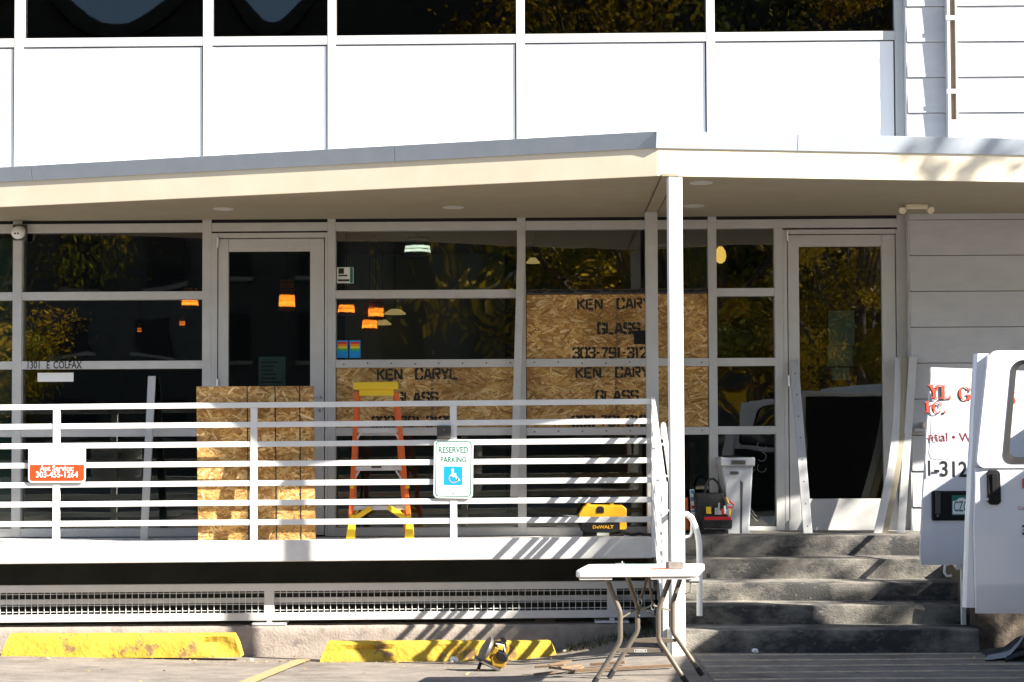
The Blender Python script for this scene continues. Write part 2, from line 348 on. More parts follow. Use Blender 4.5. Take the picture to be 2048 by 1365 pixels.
# ------------------------------------------------------------------ the building
B=thing('commercial_building','two storey white building with glazed front, white panels, siding and angled canopy','building',(0,.1,.7))
ZS=UZ(437,0,900)                                   # soffit level
TOP=UZ(-60); FLOOR=UZ(1073)
MX=[(24,42),(404,422),(655,671),(1035,1052),(1418,1435),(1798,1815)]
mull=[(UX(a),UX(b)) for a,b in MX]
XL=-6.2
lower_z=FLOOR
for i,(a,b) in enumerate(mull):
    MB().box(a,b,0,.11,lower_z,TOP).build('mullion',M['frame'],B,bevel=.002)
MB().box(UX(-360),UX(-342),0,.11,lower_z,TOP).build('mullion',M['frame'],B)
T=[(444.5,461.7),(581,597),(720,736),(856,872),(1056,1073)]
TZ=[(UZ(b),UZ(a)) for a,b in T]
UB=(UZ(89,0,680),UZ(71.5,0,680))                   # sill bar of the upper windows
bays=[(UX(-342),mull[0][0])]+[(mull[i][1],mull[i+1][0]) for i in range(5)]
W=M
def bar_h(x0,x1,z0,z1,name='transom',y=.003,mat='frame',par=B,bev=.002):
    return MB().box(x0+.0006,x1-.0006,y,.10,z0,z1).build(name,M[mat],par,bevel=bev)
pane_y=.055
prnd=random.Random(17)
def pane(x0,x1,z0,z1,mat='glass',par=B,tilt=0,pil=None):
    """sealed unit slightly sucked in or blown out, as old double glazing is"""
    pil = prnd.choice([-1,1,1])*prnd.uniform(.0005,.0014) if pil is None else pil
    mb=MB(); nu,nv=14,10; x0-=.01; x1+=.01; z0-=.01; z1+=.01
    for j in range(nv+1):
        for i in range(nu+1):
            u,v=i/nu,j/nv; mb.v.append(Vector((lerp(x0,x1,u),pane_y+tilt*u+pil*(1-(2*u-1)**2)*(1-(2*v-1)**2),lerp(z0,z1,v))))
    for j in range(nv):
        for i in range(nu): a=j*(nu+1)+i; mb.f.append((a,a+1,a+nu+2,a+nu+1)); mb.c.append(None)
    return mb.build('window_pane',M[mat],par,fix=False,smooth=True)
for i,(x0,x1) in enumerate(bays):
    # upper storey
    bar_h(x0,x1,*UB,name='upper_sill')
    MB().box(x0-.01,x1+.01,.016,.06,ZS+.12,UB[0]+.01).build('spandrel_panel',M['panel'],B)
    MB().box(x1-.011,x1-.0007,.0152,.03,ZS+.2,UB[0]-.0105).build('gasket_shade',M['blackgap'],B)  # gasket strips also paint in the shade along right and top edges
    MB().box(x0+.0006,x1-.0006,.0155,.03,UB[0]-.010,UB[0]-.001).build('gasket_shade',M['blackgap'],B)
    pane(x0,x1,UB[1],TOP+.9,'glassup',tilt=.004*(-1)**i,pil=.008 if i<3 else .002)
    # lower storey
    bar_h(x0,x1,*TZ[0],name='head_bar')
    MB().box(x0-.01,x1+.01,.02,.10,TZ[0][1]-.002,ZS+.13).build('head_infill',M['blackgap'],B)
    if i in (0,1):
        for t in TZ[1:]: bar_h(x0,x1,*t)
        for k in range(4): pane(x0,x1,TZ[k+1][1],TZ[k][0],'glass' if k!=1 else 'glassw',tilt=.005*((k%2)-.5))
        MB().box(x0,x1,.0,.1,lower_z-.03,lower_z-.001).build('sill_base',M['blackgap'],B)
    if i==3:
        bar_h(x0,x1,*TZ[1]); bar_h(x0,x1,*TZ[4])
        pane(x0,x1,TZ[1][1],TZ[0][0],'glassw'); pane(x0,x1,TZ[2][1],TZ[1][0],'glassw',tilt=.006); pane(x0,x1,TZ[4][1],TZ[3][0])
    if i==4:
        bar_h(x0,x1,*TZ[4]); pane(x0,x1,UZ(590),TZ[0][0],'glassw',tilt=.004); pane(x0,x1,TZ[4][1],TZ[3][0])
# screwed strips over the boarded bays
def screw_strip(x0,x1,z0,z1,seed):
    o=MB().box(x0+.001,x1-.001,-.006,.09,z0,z1).build('fixing_strip',M['frame'],B,bevel=.003); rnd=random.Random(seed)
    n=8
    for k in range(n):
        x=lerp(x0+.07,x1-.06,k/(n-1)); MB().lathe((x,-.0055,(z0+z1)/2+rnd.uniform(-.006,.006)),(0,-1,0),[(0,.007),(.004,.006)],8).build('screw',M['greydark'],o)
    return o
x3,x4=bays[3],bays[4]
screw_strip(*x3,*TZ[2],1); bar_h(*x3,*TZ[3]); screw_strip(*x4,*TZ[2],2); screw_strip(*x4,TZ[3][0]-.002,TZ[3][1]-.004,3)
# torn sealant and a thin bar above the upper board
mb=MB(); rnd=random.Random(5); z=UZ(587)
for k in range(90):
    x=lerp(x4[0]+.01,x4[1]-.03,rnd.random()); l=rnd.uniform(.02,.09); h=rnd.uniform(.004,.013); zz=z+rnd.uniform(-.008,.010)
    mb.box(x,min(x+l,x4[1]-.005),-.003-rnd.random()*.006,.03,zz,zz+h)
mb.build('torn_sealant',M['blackgap'],B,kind='stuff')
MB().box(x4[0]+.001,x4[1]-.001,.012,.08,UZ(592),UZ(581)).build('broken_transom',M['greydark'],B)
# ---- oriented strand board
def clip(poly,x0,x1,z0,z1):
    def cl(P,ax,lim,sg):
        out=[]
        for i in range(len(P)):
            a,b=P[i],P[(i+1)%len(P)]; da=(a[ax]-lim)*sg; db=(b[ax]-lim)*sg
            if da>=0: out.append(a)
            if da*db<0: t=da/(da-db); out.append(a.lerp(b,t))
        return out
    for ax,lim,sg in ((0,x0,1),(0,x1,-1),(2,z0,1),(2,z1,-1)):
        if len(poly)<3: return []
        poly=cl(poly,ax,lim,sg)
    return poly
OSBC=[(.54,.32,.115),(.64,.42,.18),(.42,.23,.075),(.70,.50,.24),(.32,.165,.055),(.57,.34,.11),(.37,.20,.075),(.50,.295,.10)]
def strands(x0,x1,z0,z1,y,seed,ang=R(32),dens=2700,tint=1.0):
    mb=MB(); rnd=random.Random(seed); n=int((x1-x0)*(z1-z0)*dens)
    for k in range(n):
        l=rnd.uniform(.035,.13); wd=rnd.uniform(.006,.022)
        c=Vector((rnd.uniform(x0,x1),0,rnd.uniform(z0,z1))); a=rnd.gauss(0,ang)
        if rnd.random()<.15: a=rnd.uniform(-1.5,1.5); l*=.6
        d=Vector((math.cos(a),0,math.sin(a))); s=Vector((-d.z,0,d.x)); dep=.0003+.0022*rnd.random()
        P=[]
        for u,v in ((-.5,-.5),(.1,-.5-.1*rnd.random()),(.5,-.5+rnd.uniform(0,.35)),(.5+rnd.uniform(-.1,.1),.5-rnd.uniform(0,.35)),(-.1,.5+.1*rnd.random()),(-.5+rnd.uniform(-.1,.1),.5-rnd.uniform(0,.4))):
            p=c+d*(u*l)+s*(v*wd); p.y=y-dep-(u*rnd.uniform(-.0012,.0012)); P.append(p)
        P=clip(P,x0+.001,x1-.001,z0+.001,z1-.001)
        if len(P)>=3:
            q=rnd.choice(OSBC); b=rnd.uniform(.78,1.14)*tint*(.95+.55*noise.noise(Vector((c.x*2.2+seed,c.z*3.1,seed)))); mb.poly(P,(q[0]*b,q[1]*b,q[2]*b))
    return mb
def board(name,x0,x1,z0,z1,y,t,par,seed,label,tint=1.0,**k):
    o=MB().box(x0,x1,y,y+t,z0,z1).build(name,M['osbbase'],par); o['label']=label
    strands(x0,x1,z0,z1,y,seed,tint=tint,**k).build('wood_strands',M['strand'],o,kind='stuff',fix=False); return o
def px(a,y=.012): return UX(a,y)
def pz(a,y=.012): return UZ(a,y,900)
s0=242.
def lettering(par,lines,y):
    rnd=random.Random(8)
    for body,xp,yt,yb,pitch in lines:
        mb=MB(); stencil(mb,body,px(xp),pz(yb),y,pz(yt)-pz(yb),pitch/s0,rnd=rnd); mb.build('stencil_word',M['ink'],par,fix=False,kind='stuff')
b1=board('osb_panel',x4[0]+.006,x4[1]-.006,TZ[2][1]+.001,UZ(592),.012,.011,B,11,'upper strand board panel stencilled with glass company name and phone number')
lettering(b1,[('KEN',1157,601,620,17.4),('CARYL',1236,600,619,17.4),('GLASS',1197,649,669,17.4),('303-791-3122',1147,698,717,15.6)],.0082)
b2=board('osb_panel',x4[0]+.006,x4[1]-.006,TZ[3][1]-.003,TZ[2][0]-.001,.012,.011,B,12,'lower strand board panel in the same bay, stencilled, below the screwed strip',tint=.92)
lettering(b2,[('KEN',1153,738,757,17.4),('CARYL',1232,737,756,17.4),('GLASS',1193,784,803,17.4),('303-791-3122',1145,834,853,15.6)],.0082)
b3=board('osb_panel',x3[0]+.006,x3[1]-.006,TZ[3][1]+.001,TZ[2][0]-.001,.012,.011,B,13,'strand board panel behind the stepladder, stencilled with company name',tint=.9)
lettering(b3,[('KEN',756,739,759,17.4),('CARYL',832,738,758,17.4),('GLASS',793,786,805,17.4),('303-791-3122',745,834,853,15.6)],.0082)
MB().box(px(1268),px(1296),-.02,.008,pz(691),pz(664)).build('black_box',M['black'],B,bevel=.004)
# faint printed grade column on the boards
for bb,(xa,ya,yb) in ((b1,(1232,600,716)),(b2,(1230,745,850)),(b3,(862,745,850))):
    mb=MB(); rnd=random.Random(4); z=ya
    while z<yb:
        mb.quad((px(xa),.0085,pz(z+2)),(px(xa+rnd.choice([3,5,7])),.0085,pz(z+2)),(px(xa+rnd.choice([4,6])),.0085,pz(z)),(px(xa),.0085,pz(z))); z+=rnd.choice([3,4,5])
    mb.build('grade_stamp',M['greydark'],bb,fix=False)
# ---- doors
def door(xf0,xf1,zf1,xl0,xl1,zl1,xg0,xg1,zg0,zg1,par,lab,hinges):
    """frame outer, leaf outer, glass limits (world)"""
    zb=lower_z
    o=MB().box(xl0,xl0+(xg0-xl0),.004,.05,zb+.012,zl1).build('door',M['frame'],par,bevel=.003); o['label']=lab
    MB().box(xg1,xl1,.004,.05,zb+.012,zl1).build('stile',M['frame'],o,bevel=.003)
    MB().box(xg0+.001,xg1-.001,.006,.05,zg1,zl1).build('top_rail',M['frame'],o,bevel=.002)
    MB().box(xg0+.001,xg1-.001,.006,.05,zb+.012,zg0).build('bottom_rail',M['frame'],o,bevel=.002)
    MB().quad((xg0-.005,.03,zg0-.005),(xg1+.005,.033,zg0-.005),(xg1+.005,.033,zg1+.005),(xg0-.005,.03,zg1+.005)).build('door_pane',M['glassw' if xl0>1 else 'glass'],o,fix=False)
    for z in hinges:
        MB().tube([(xl0-.004,-.006,z-.045),(xl0-.004,-.006,z+.045)],.011,8).build('hinge',M['steel'],o)
    for (a,b) in ((xf0,xl0-.008),(xl1+.008,xf1)):
        MB().box(a,b,-.001,.09,zb,zf1).build('door_jamb',M['frame'],par,bevel=.002)
    MB().box(xl0-.0075,xl1+.0075,-.0005,.09,zl1+.008,zf1).build('door_head',M['frame'],par,bevel=.002)
    MB().box(xl0-.01,xl1+.01,.051,.09,zb,zl1+.01).build('door_stop',M['blackgap'],par) if False else None
    return o
x2=bays[2]
d1=door(x2[0]+.001,x2[1]-.001,UZ(465),UX(436),UX(648),UZ(477),UX(456),UX(620),UZ(1010),UZ(502),B,'left glazed door in white frame behind the leaning strand board',[UZ(484),UZ(768),UZ(1050)])
MB().box(x2[0],x2[1],.02,.09,UZ(465)+.002,TZ[0][0]-.001).build('head_gap',M['blackgap'],B)
hx=UX(641)
o=MB().tube([(hx,.0,UZ(795)),(hx,-.05,UZ(795)),(hx-.10,-.055,UZ(794))],.010,8).build('door_handle',M['steel'],d1,smooth=True)
MB().lathe((hx,.004,UZ(819)),(0,-1,0),[(0,.021),(.012,.019),(.014,.010)],14).build('lock',M['steel'],d1)
x5=bays[5]
jx=(UX(1551),UX(1568))
MB().box(jx[0],jx[1],.001,.10,lower_z,TZ[0][0]-.001).build('mullion',M['frame'],B,bevel=.002)
for t in TZ[1:]: bar_h(x5[0],jx[0],*t)
for k in range(4): pane(x5[0],jx[0],TZ[k+1][1],TZ[k][0],'glassw',tilt=.006*((k%2)-.5))
d2=door(jx[1]+.0008,x5[1]-.0008,UZ(459,0,1700),UX(1578),UX(1793),UZ(470,0,1700),UX(1600),UX(1766),UZ(998,0,1700),UZ(493,0,1700),B,'right glazed door at the top of the steps',[UZ(471,0,1700),UZ(762,0,1700),UZ(1052,0,1700)])
# notices on glass
def sheet(par,name,x0,x1,y0,y1,Y,mat,px0=900):
    return MB().box(UX(x0,Y),UX(x1,Y),Y,Y+.001,UZ(y1,Y,px0),UZ(y0,Y,px0)).build(name,M[mat],par)
n1=sheet(d1,'notice',517,571,714,790,.038,'tealpaper',540)
mb=MB()
for k in range(7):
    z=UZ(726+k*8,.037,540); mb.quad((UX(523,.037),.037,z),(UX(523+random.Random(k).randint(22,42),.037),.037,z),(UX(523+random.Random(k).randint(22,42),.037),.037,z+.010),(UX(523,.037),.037,z+.010))
mb.build('notice_lines',M['greydark'],d1,fix=False)
for (a,b,c,d) in ((1658,1710,622,692),(1655,1706,693,733),(1663,1700,736,761)): sheet(d2,'notice',a,b,c,d,.038+random.Random(a).random()*.003,'tealpaper',1680)
sheet(B,'letterbox_slip',75,147,746,764,.050,'paper',100)
for wd_,xa in (('1301',52),('E',92),('COLFAX',106)): text(B,'address_word',wd_,M['inkblack'],(UX(xa),.0018,UZ(737.5,0,60)),.086,sx=.72,bold=.0016)
c=sheet(B,'window_sticker',674,707,535,567,.050,'signwhite',690)
mb=MB(); Y=.049
def pq(mb,a,b,c_,d,Y,pxr): mb.quad((UX(a,Y),Y,UZ(d,Y,pxr)),(UX(b,Y),Y,UZ(d,Y,pxr)),(UX(b,Y),Y,UZ(c_,Y,pxr)),(UX(a,Y),Y,UZ(c_,Y,pxr)))
pq(mb,677,688,537,548,Y,690); pq(mb,677,695,550,553,Y,690); pq(mb,676,699,559,563,Y,690); mb.build('sticker_print',M['inkblack'],c,fix=False)
mb=MB(); pq(mb,700,706,535.5,566,Y,690); mb.build('sticker_stripe',M['green'],c,fix=False)
for a in (674,699):
    c=sheet(B,'pride_sticker',a,a+22,681,716,.050,'blue',700); Y=.049
    for k,(nm,col) in enumerate((('red',(.65,.03,.02)),('orange',(.8,.25,.01)),('yellow',(.75,.6,.02)),('green',(.03,.4,.06)))):
        key='st_'+nm
        if key not in M: M[key]=pm('sticker_'+nm,col,rough=.5)
        mb=MB(); pq(mb,a+2,a+20,684+k*4.5,684+(k+1)*4.5,Y,700); mb.build('colour_band',M[key],c,fix=False)
M['blue'].node_tree.nodes['Principled BSDF'].inputs['Base Color'].default_value=(.0,.28,.72,1)
# chalk swirls on the lowest right panes
mb=MB()
for (cx_,cy_,r0) in ((1520,985,34),(1512,990,24),(1524,980,44)):
    P=[]
    for k in range(18):
        t=lerp(2.0,4.4,k/17); P.append((UX(cx_+math.cos(t)*r0*.8,.05),.052,UZ(cy_-math.sin(t)*r0*1.5,.05,1500)))
    mb.tube(P,.0028,4)
for k in range(3):
    mb.tube([(UX(1522+math.cos(t)*9,.05),.052,UZ(892+k*22+math.sin(t)*9,.05,1500)) for t in [j*.5-1.5*(k%2) for j in range(9)]],.0028,4)
M['chalk']=pm('chalk',(.20,.21,.20),rough=.9); mb.build('chalk_marks',M['chalk'],B,kind='stuff')
# ---- siding to the right
SY=-.075; sx0=UX(1822,SY); sx1=7.6
wall=MB().box(sx0,sx1,SY+.02,.2,-.2,TOP+1).build('siding_wall',M['dark'],B)
MB().box(mull[5][1]+.001,sx0-.001,SY-.004,.12,lower_z,TOP).build('corner_trim',M['siding'],B,bevel=.003)
H=(UZ(84,SY,1950)-UZ(226,SY,1950))/2; z=UZ(226,SY,1950)
while z>FLOOR: z-=H
z-=H
while z<TOP+.2:
    MB().hexa([(sx0,SY-.012,z+.003),(sx1,SY-.012,z+.003),(sx1,SY+.03,z+.003),(sx0,SY+.03,z+.003),(sx0,SY,z+H-.002),(sx1,SY,z+H-.002),(sx1,SY+.03,z+H-.002),(sx0,SY+.03,z+H-.002)]).build('siding_board',M['siding'],wall,bevel=.002)
    z+=H
# standing cable channel with straps
fy0,fy1=SY-.013,SY-.09; fa,fb=UX(1890,SY,150),UX(1911,SY,150); zb=ZS+.3
ch=MB().box(fa,fa+.024,fy1,fy0,zb,TOP).build('cable_channel',M['siding'],B,bevel=.002)
MB().box(fb-.012,fb,fy1+.02,fy0,zb,TOP).build('channel_flange',M['siding'],ch)
M['brown']=pm('brown_channel',(.16,.12,.07),(.20,.15,.09),scale=8,rough=.7)
MB().box(fa+.025,fb-.013,fy1+.05,fy0,zb,TOP).build('channel_back',M['brown'],ch)
for yp in (41,187): MB().box(fa-.01,fb+.004,fy1-.004,fy1-.001,UZ(yp+5,SY,1900),UZ(yp-4,SY,1900)).build('strap',M['siding'],ch)
MB().box(fa-.004,fb+.002,fy1-.006,fy1-.0005,zb,UZ(244,SY,1900)).build('channel_cover',M['siding'],ch,bevel=.002)
# ---- canopy
CX,CY=UX(1315,-2.17,354),-2.17
YLs=(-.85+2.17)/(UX(0,-.85,408)-CX); YRs=(-1.77+2.17)/(UX(2048,-1.77,370)-CX)
xl_end=-6.6; xr_end=7.6
def fl(x): return CY+(x-CX)*(YLs if x<CX else YRs)
A=(xl_end,fl(xl_end)); C_=(CX,CY); D_=(xr_end,fl(xr_end))
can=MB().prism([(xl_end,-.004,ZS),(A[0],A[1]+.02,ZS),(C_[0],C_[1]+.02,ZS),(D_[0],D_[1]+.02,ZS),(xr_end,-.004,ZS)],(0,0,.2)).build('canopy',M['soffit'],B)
nL=Vector((YLs,-1,0)).normalized(); nR=Vector((YRs,-1,0)).normalized()
ZF=ZS+.195; ZT=ZS+.305
def face(p,q,n,z0,z1,out,name,mat,th=.03,par=can,batter=0):
    a=Vector((*p,0))+n*out; b=Vector((*q,0))+n*out; i=n*-th; t=n*batter
    return MB().hexa([(a.x,a.y,z0),(b.x,b.y,z0),(b.x+i.x,b.y+i.y,z0),(a.x+i.x,a.y+i.y,z0),(a.x+t.x,a.y+t.y,z1),(b.x+t.x,b.y+t.y,z1),(b.x+i.x,b.y+i.y,z1),(a.x+i.x,a.y+i.y,z1)]).build(name,M[mat],par,bevel=.002)
eps=.004
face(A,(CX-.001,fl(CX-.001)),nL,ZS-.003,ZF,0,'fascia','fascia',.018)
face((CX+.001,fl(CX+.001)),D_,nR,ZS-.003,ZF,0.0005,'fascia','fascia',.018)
jl=[xl_end,UX(68,-.9,340),UX(793,-1.6,310),CX-.002]
for a,b in zip(jl[:-1],jl[1:]): face((a+.0015,fl(a+.0015)),(b-.0015,fl(b-.0015)),nL,ZF-.004,ZT,.011,'flashing','flash',.022,batter=.026)
jr=[CX-.016,UX(1592,-2,290),xr_end]
for a,b in zip(jr[:-1],jr[1:]): face((a+.0015,CY+(a-CX)*YRs),(b-.0015,fl(b)),nR,ZF-.006,ZT-.001,.013,'flashing','flash',.022,batter=.026)
MB().prism([(xl_end,-.001,ZT-.02),(A[0],A[1],ZT-.02),(C_[0],C_[1],ZT-.02),(D_[0],D_[1],ZT-.02),(xr_end,-.001,ZT-.02)],(0,0,.012)).build('canopy_roof',M['flash'],can)
MB().box(xl_end,xr_end,-.012,-.002,ZT-.008,ZT+.05).build('wall_flashing',M['flash'],can)
# beam strip, wall post and corner column
py0,py1=-.24,-.34
pxa,pxb=UX(1293,py1),UX(1317,py1)
MB().box(pxa,pxb,py1,py0,lower_z-.001,ZS).build('wall_post',M['frame'],B,bevel=.003)
col_c=U(1352,800,-2.19); M['colpaint']=pm('column_paint',(.72,.72,.70),(.66,.66,.64),scale=4,rough=.5,bump=.03)
MB().hexa([(pxa,py1+.02,ZS-.007),(pxb,py1+.02,ZS-.007),(col_c.x+.02,col_c.y,ZS-.007),(col_c.x-.09,col_c.y,ZS-.007),(pxa,py1+.02,ZS+.01),(pxb,py1+.02,ZS+.01),(col_c.x+.02,col_c.y,ZS+.01),(col_c.x-.09,col_c.y,ZS+.01)]).build('soffit_beam',M['soffit'],can)
for (xa_,xb2) in ((pxa,col_c.x-.09),(pxb,col_c.x+.02)): MB().bar((xa_,py1+.02,ZS-.0075),(xb2,col_c.y,ZS-.0075),.006,.003,up=(0,0,1)).build('soffit_joint',M['blackgap'],can)
MB().box(-.049,.049,-.027,.027,0,ZS+.002,M=Matrix.Translation((col_c.x,col_c.y,gz(col_c.x,col_c.y)-.02))@Matrix.Rotation(R(13),4,'Z')).build('canopy_column',M['colpaint'],B,bevel=.003)
def disc(px_,py_):
    p=UG(px_,py_,ZS); MB().lathe((p.x,p.y,ZS+.002),(0,0,-1),[(0,.085),(.006,.082),(.007,.06),(.003,.055)],24).build('soffit_light',M['frame'],can,smooth=True)
for q in ((447,418),(907,415),(1402,366),(1388,412)): disc(*q)
# floor, foundation and rooms behind the glass
RY=5.5
MB().box(-6.6,7.6,.12,RY,lower_z-.12,lower_z).build('interior_floor',M['dark'],B)
M['ceil']=pm('room_ceiling',(.14,.15,.14),rough=.9)
MB().box(-6.6,7.6,.12,RY,ZS+.05,ZS+.3).build('interior_ceiling',M['ceil'],B)
MB().box(-6.6,7.6,.12,RY,TOP+.02,TOP+.2).build('roof_slab',M['dark'],B)
MB().box(-6.6,7.6,RY,RY+.2,-.3,TOP+.2).build('rear_wall',M['dark'],B)
MB().box(-6.7,-6.6,0,RY,-.3,TOP+.2).build('end_wall',M['dark'],B)
MB().box(7.6,7.7,0,RY,-.3,TOP+.2).build('end_wall',M['dark'],B)
MB().box(-6.6,7.6,.13,.3,-.4,lower_z-.13).build('foundation_wall',M['dark'],B)
M['teal']=pm('teal_blind',(.16,.26,.23),(.13,.22,.20),scale=5,rough=.8)
MB().box(UX(-340),UX(26),.35,.36,lower_z+.02,ZS-.1).build('window_blind',M['teal'],B)
# dim interior surfaces: a counter, a partition and a white reception wall
M['wallin']=pm('interior_wall',(.22,.25,.235),rough=.9)
MB().box(UX(690,3.),UX(1010,3.),3.0,3.1,lower_z+.01,ZS+.04).build('partition',M['wallin'],B)
MB().box(UX(430,1.6),UX(700,1.6),1.6,2.1,lower_z+.01,lower_z+1.0).build('counter',M['wallin'],B)
MB().box(UX(1380,2.2),UX(1424,2.2),2.2,2.3,lower_z+.01,ZS+.04).build('partition',M['teal'],B)
# pendants
def pendant(x,yb,h,wd,Y,mat='lampo'):
    bz=UZ(yb,Y,x); r=wd/2/(F/(13.64+Y)); hh=h/(F/(13.64+Y)); cx=UX(x,Y,yb)
    L=thing('pendant_lamp',PL.pop(0),'lamp',(cx,Y,bz),'pendant lamps inside')
    MB().lathe((cx,Y,bz),(0,0,1),[(0,r*.96),(.002,r),(hh*.5,r*.93),(hh,r*.82)],24,caps=False).build('lamp_shade',M[mat],L,smooth=True)
    ld=bpy.data.lights.new('pendant_bulb','POINT'); ld.energy=(1.0 if mat=='lampo' else .5)*(r/.075)**2; ld.color=(1,.72,.42) if mat=='lampo' else (1,.95,.85); ld.shadow_soft_size=.035
    lo=bpy.data.objects.new('bulb_light',ld); scene.collection.objects.link(lo); lo.parent=L; lo.location=(0,0,hh*.3)
    for k in range(5): MB().lathe((cx,Y,bz+hh*(k+.5)/5),(0,0,1),[(0,r*1.004-r*.17*(k+.5)/5),(.003,r*1.01-r*.17*(k+.5)/5),(.006,r*1.004-r*.17*(k+.5)/5)],24).build('shade_ring',M['greydark'],L)
    MB().tube([(cx,Y,bz+hh),(cx,Y,ZS+.06)],.004,5).build('cord',M['black'],L)
PL=['orange pendant lamp seen through the left door','orange pendant lamp below transom at right edge of left window','orange pendant lamp nearest the door mullion in the middle window','orange pendant lamp topmost of the cluster in the middle window','orange pendant lamp lowest of the cluster in the middle window','white slatted drum pendant under the canopy in the middle window','small orange pendant, left one in the left window','small orange pendant, right one in the left window']
pendant(574,622,62,33,1.6); pendant(380,617,40,34,1.9); pendant(693,631,40,34,1.2); pendant(752,640,46,32,1.5); pendant(739,663,44,31,1.9)
pendant(835,511,36,54,1.3,'lampw'); pendant(279,668,22,9,3.6); pendant(365,655,24,12,3.4)
L=thing('wall_globe','glowing round globe lamp behind the narrow window beside the right door','lamp',(UX(1443,1.2),1.2,UZ(525,1.2,1443)))
MB().lathe((UX(1443,1.2),1.2,UZ(527,1.2,1443)),(0,0,1),[(0,.015),(.02,.04),(.06,.052),(.11,.045),(.15,.02)],20).build('globe',M['lampy'],L,smooth=True)
MB().box(UX(1443,1.2)-.02,UX(1443,1.2)+.02,1.25,1.3,UZ(520,1.2,1443),UZ(500,1.2,1443)).build('mount',M['greydark'],L)
MB().tube([(UX(1443,1.2),1.2,UZ(500,1.2,1443)),(UX(1443,1.2),1.2,ZS+.06)],.005,6).build('stem',M['greydark'],L)
for i,(x,y,wd,Yd) in enumerate(((790,629,44,2.6),(765,650,36,2.8),(1066,527,28,1.4))):
    cx=UX(x,Yd,y); cz=UZ(y,Yd,x); s=(13.64+Yd)/F
    L=thing('saucer_lamp',['upper warm flat lamp disc right of the orange pendants','lower warm flat lamp disc beside the lowest orange pendant','warm flat lamp just right of the leaning white trim at top'][i],'lamp',(cx,Yd,cz),'saucer lamps inside')
    MB().lathe((cx,Yd,cz),(0,0,1),[(0,wd/2*s),(.01,wd/2*s),(.05,wd/5*s)],24).build('lamp_shade',M['lampy2'] if 'lampy2' in M else M.setdefault('lampy2',emit('saucer_warm',(.75,.5,.2),.22)),L,smooth=True)
    MB().tube([(cx,Yd,cz+.05),(cx,Yd,ZS+.06)],.004,5).build('cord',M['black'],L)
# ------------------------------------------------------------------ porch, steps
DY=-.84                                            # front face of the deck
dl=U(0,1086,DY); dr=U(1303,1074,DY)
def dz(x): return dl.z+(x-dl.x)*(dr.z-dl.z)/(dr.x-dl.x)
PX1=dr.x+.01
porch=thing('concrete_porch','raised concrete porch deck with five worn steps','porch',(0,-.84,.5))
def slab_front(x0,x1,n=60):
    mb=MB(); th=.166
    for i in range(n):
        a=lerp(x0,x1,i/n); b=lerp(x0,x1,(i+1)/n)
    P=[(x0,dz(x0)),(x1,dz(x1))]
    mb.hexa([(x0,DY,P[0][1]-th),(x1,DY,P[1][1]-th),(x1,.125,P[1][1]-th),(x0,.125,P[0][1]-th),(x0,DY,P[0][1]),(x1,DY,P[1][1]),(x1,.125,min(P[1][1],FLOOR-.004)),(x0,.125,min(P[0][1],FLOOR-.004))]); return mb
slab_front(-6.6,PX1).build('deck_slab',M['dirtywhite'],porch,bevel=.008)
# steps: riser faces and heights read off the photograph
ST=[(-.74,1072,1114),(-1.10,1119,1161),(-1.43,1166,1206),(-1.76,1211,1254),(-2.09,1260,1304)]
stx0=PX1+.012
tops=[U(1600,t,y).z for y,t,b in ST]
for k,(y,t,b) in enumerate(ST):
    z1=tops[k]; z0=tops[k+1] if k<4 else -.05
    x1=3.15 if k<4 else 3.0
    yb=.0 if k==0 else ST[k-1][0]+.02
    n=40; mb=MB(); rnd=random.Random(k+20); xs_=[lerp(stx0,x1,i/n) for i in range(n+1)]
    prof=[(y+.006,z0-.02),(y+.002,z0+.02),(y-.001,(z0+z1)/2),(y-.004,z1-.012),(y-.001,z1-.003),(y+.008,z1),(y+.12,z1+.001),(yb,z1+.002)]
    rows=[]
    for x in xs_:
        row=[]
        for j,(py_,pz_) in enumerate(prof):
            nn=noise.noise(Vector((x*7,py_*9+k*3,pz_*9)))*.0025+noise.noise(Vector((x*25,py_*20+k,pz_*25)))*.0015
            chip=.02*max(0,noise.noise(Vector((x*3.1+k*5,1.7,0)))-.28) if j in (3,4,5) else 0
            row.append(len(mb.v)); mb.v.append(Vector((x,py_+(nn if j<6 else 0)+chip,pz_-(chip if j in(4,5) else 0)+(nn*.4 if j>3 else 0))))
        rows.append(row)
    for i in range(n):
        for j in range(len(prof)-1): mb.f.append((rows[i][j],rows[i+1][j],rows[i+1][j+1],rows[i][j+1])); mb.c.append(None)
    for row in (rows[0],rows[-1]):
        e=[len(mb.v),len(mb.v)+0]; q=[mb.v[i] for i in row]
        mb.poly(q+[Vector((q[-1].x,yb,z0-.02))])
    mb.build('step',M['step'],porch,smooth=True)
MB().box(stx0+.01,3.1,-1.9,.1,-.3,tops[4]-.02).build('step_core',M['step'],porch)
MB().box(stx0+.002,3.14,-.70,.12,.3,tops[0]-.03).build('step_core',M['step'],porch)
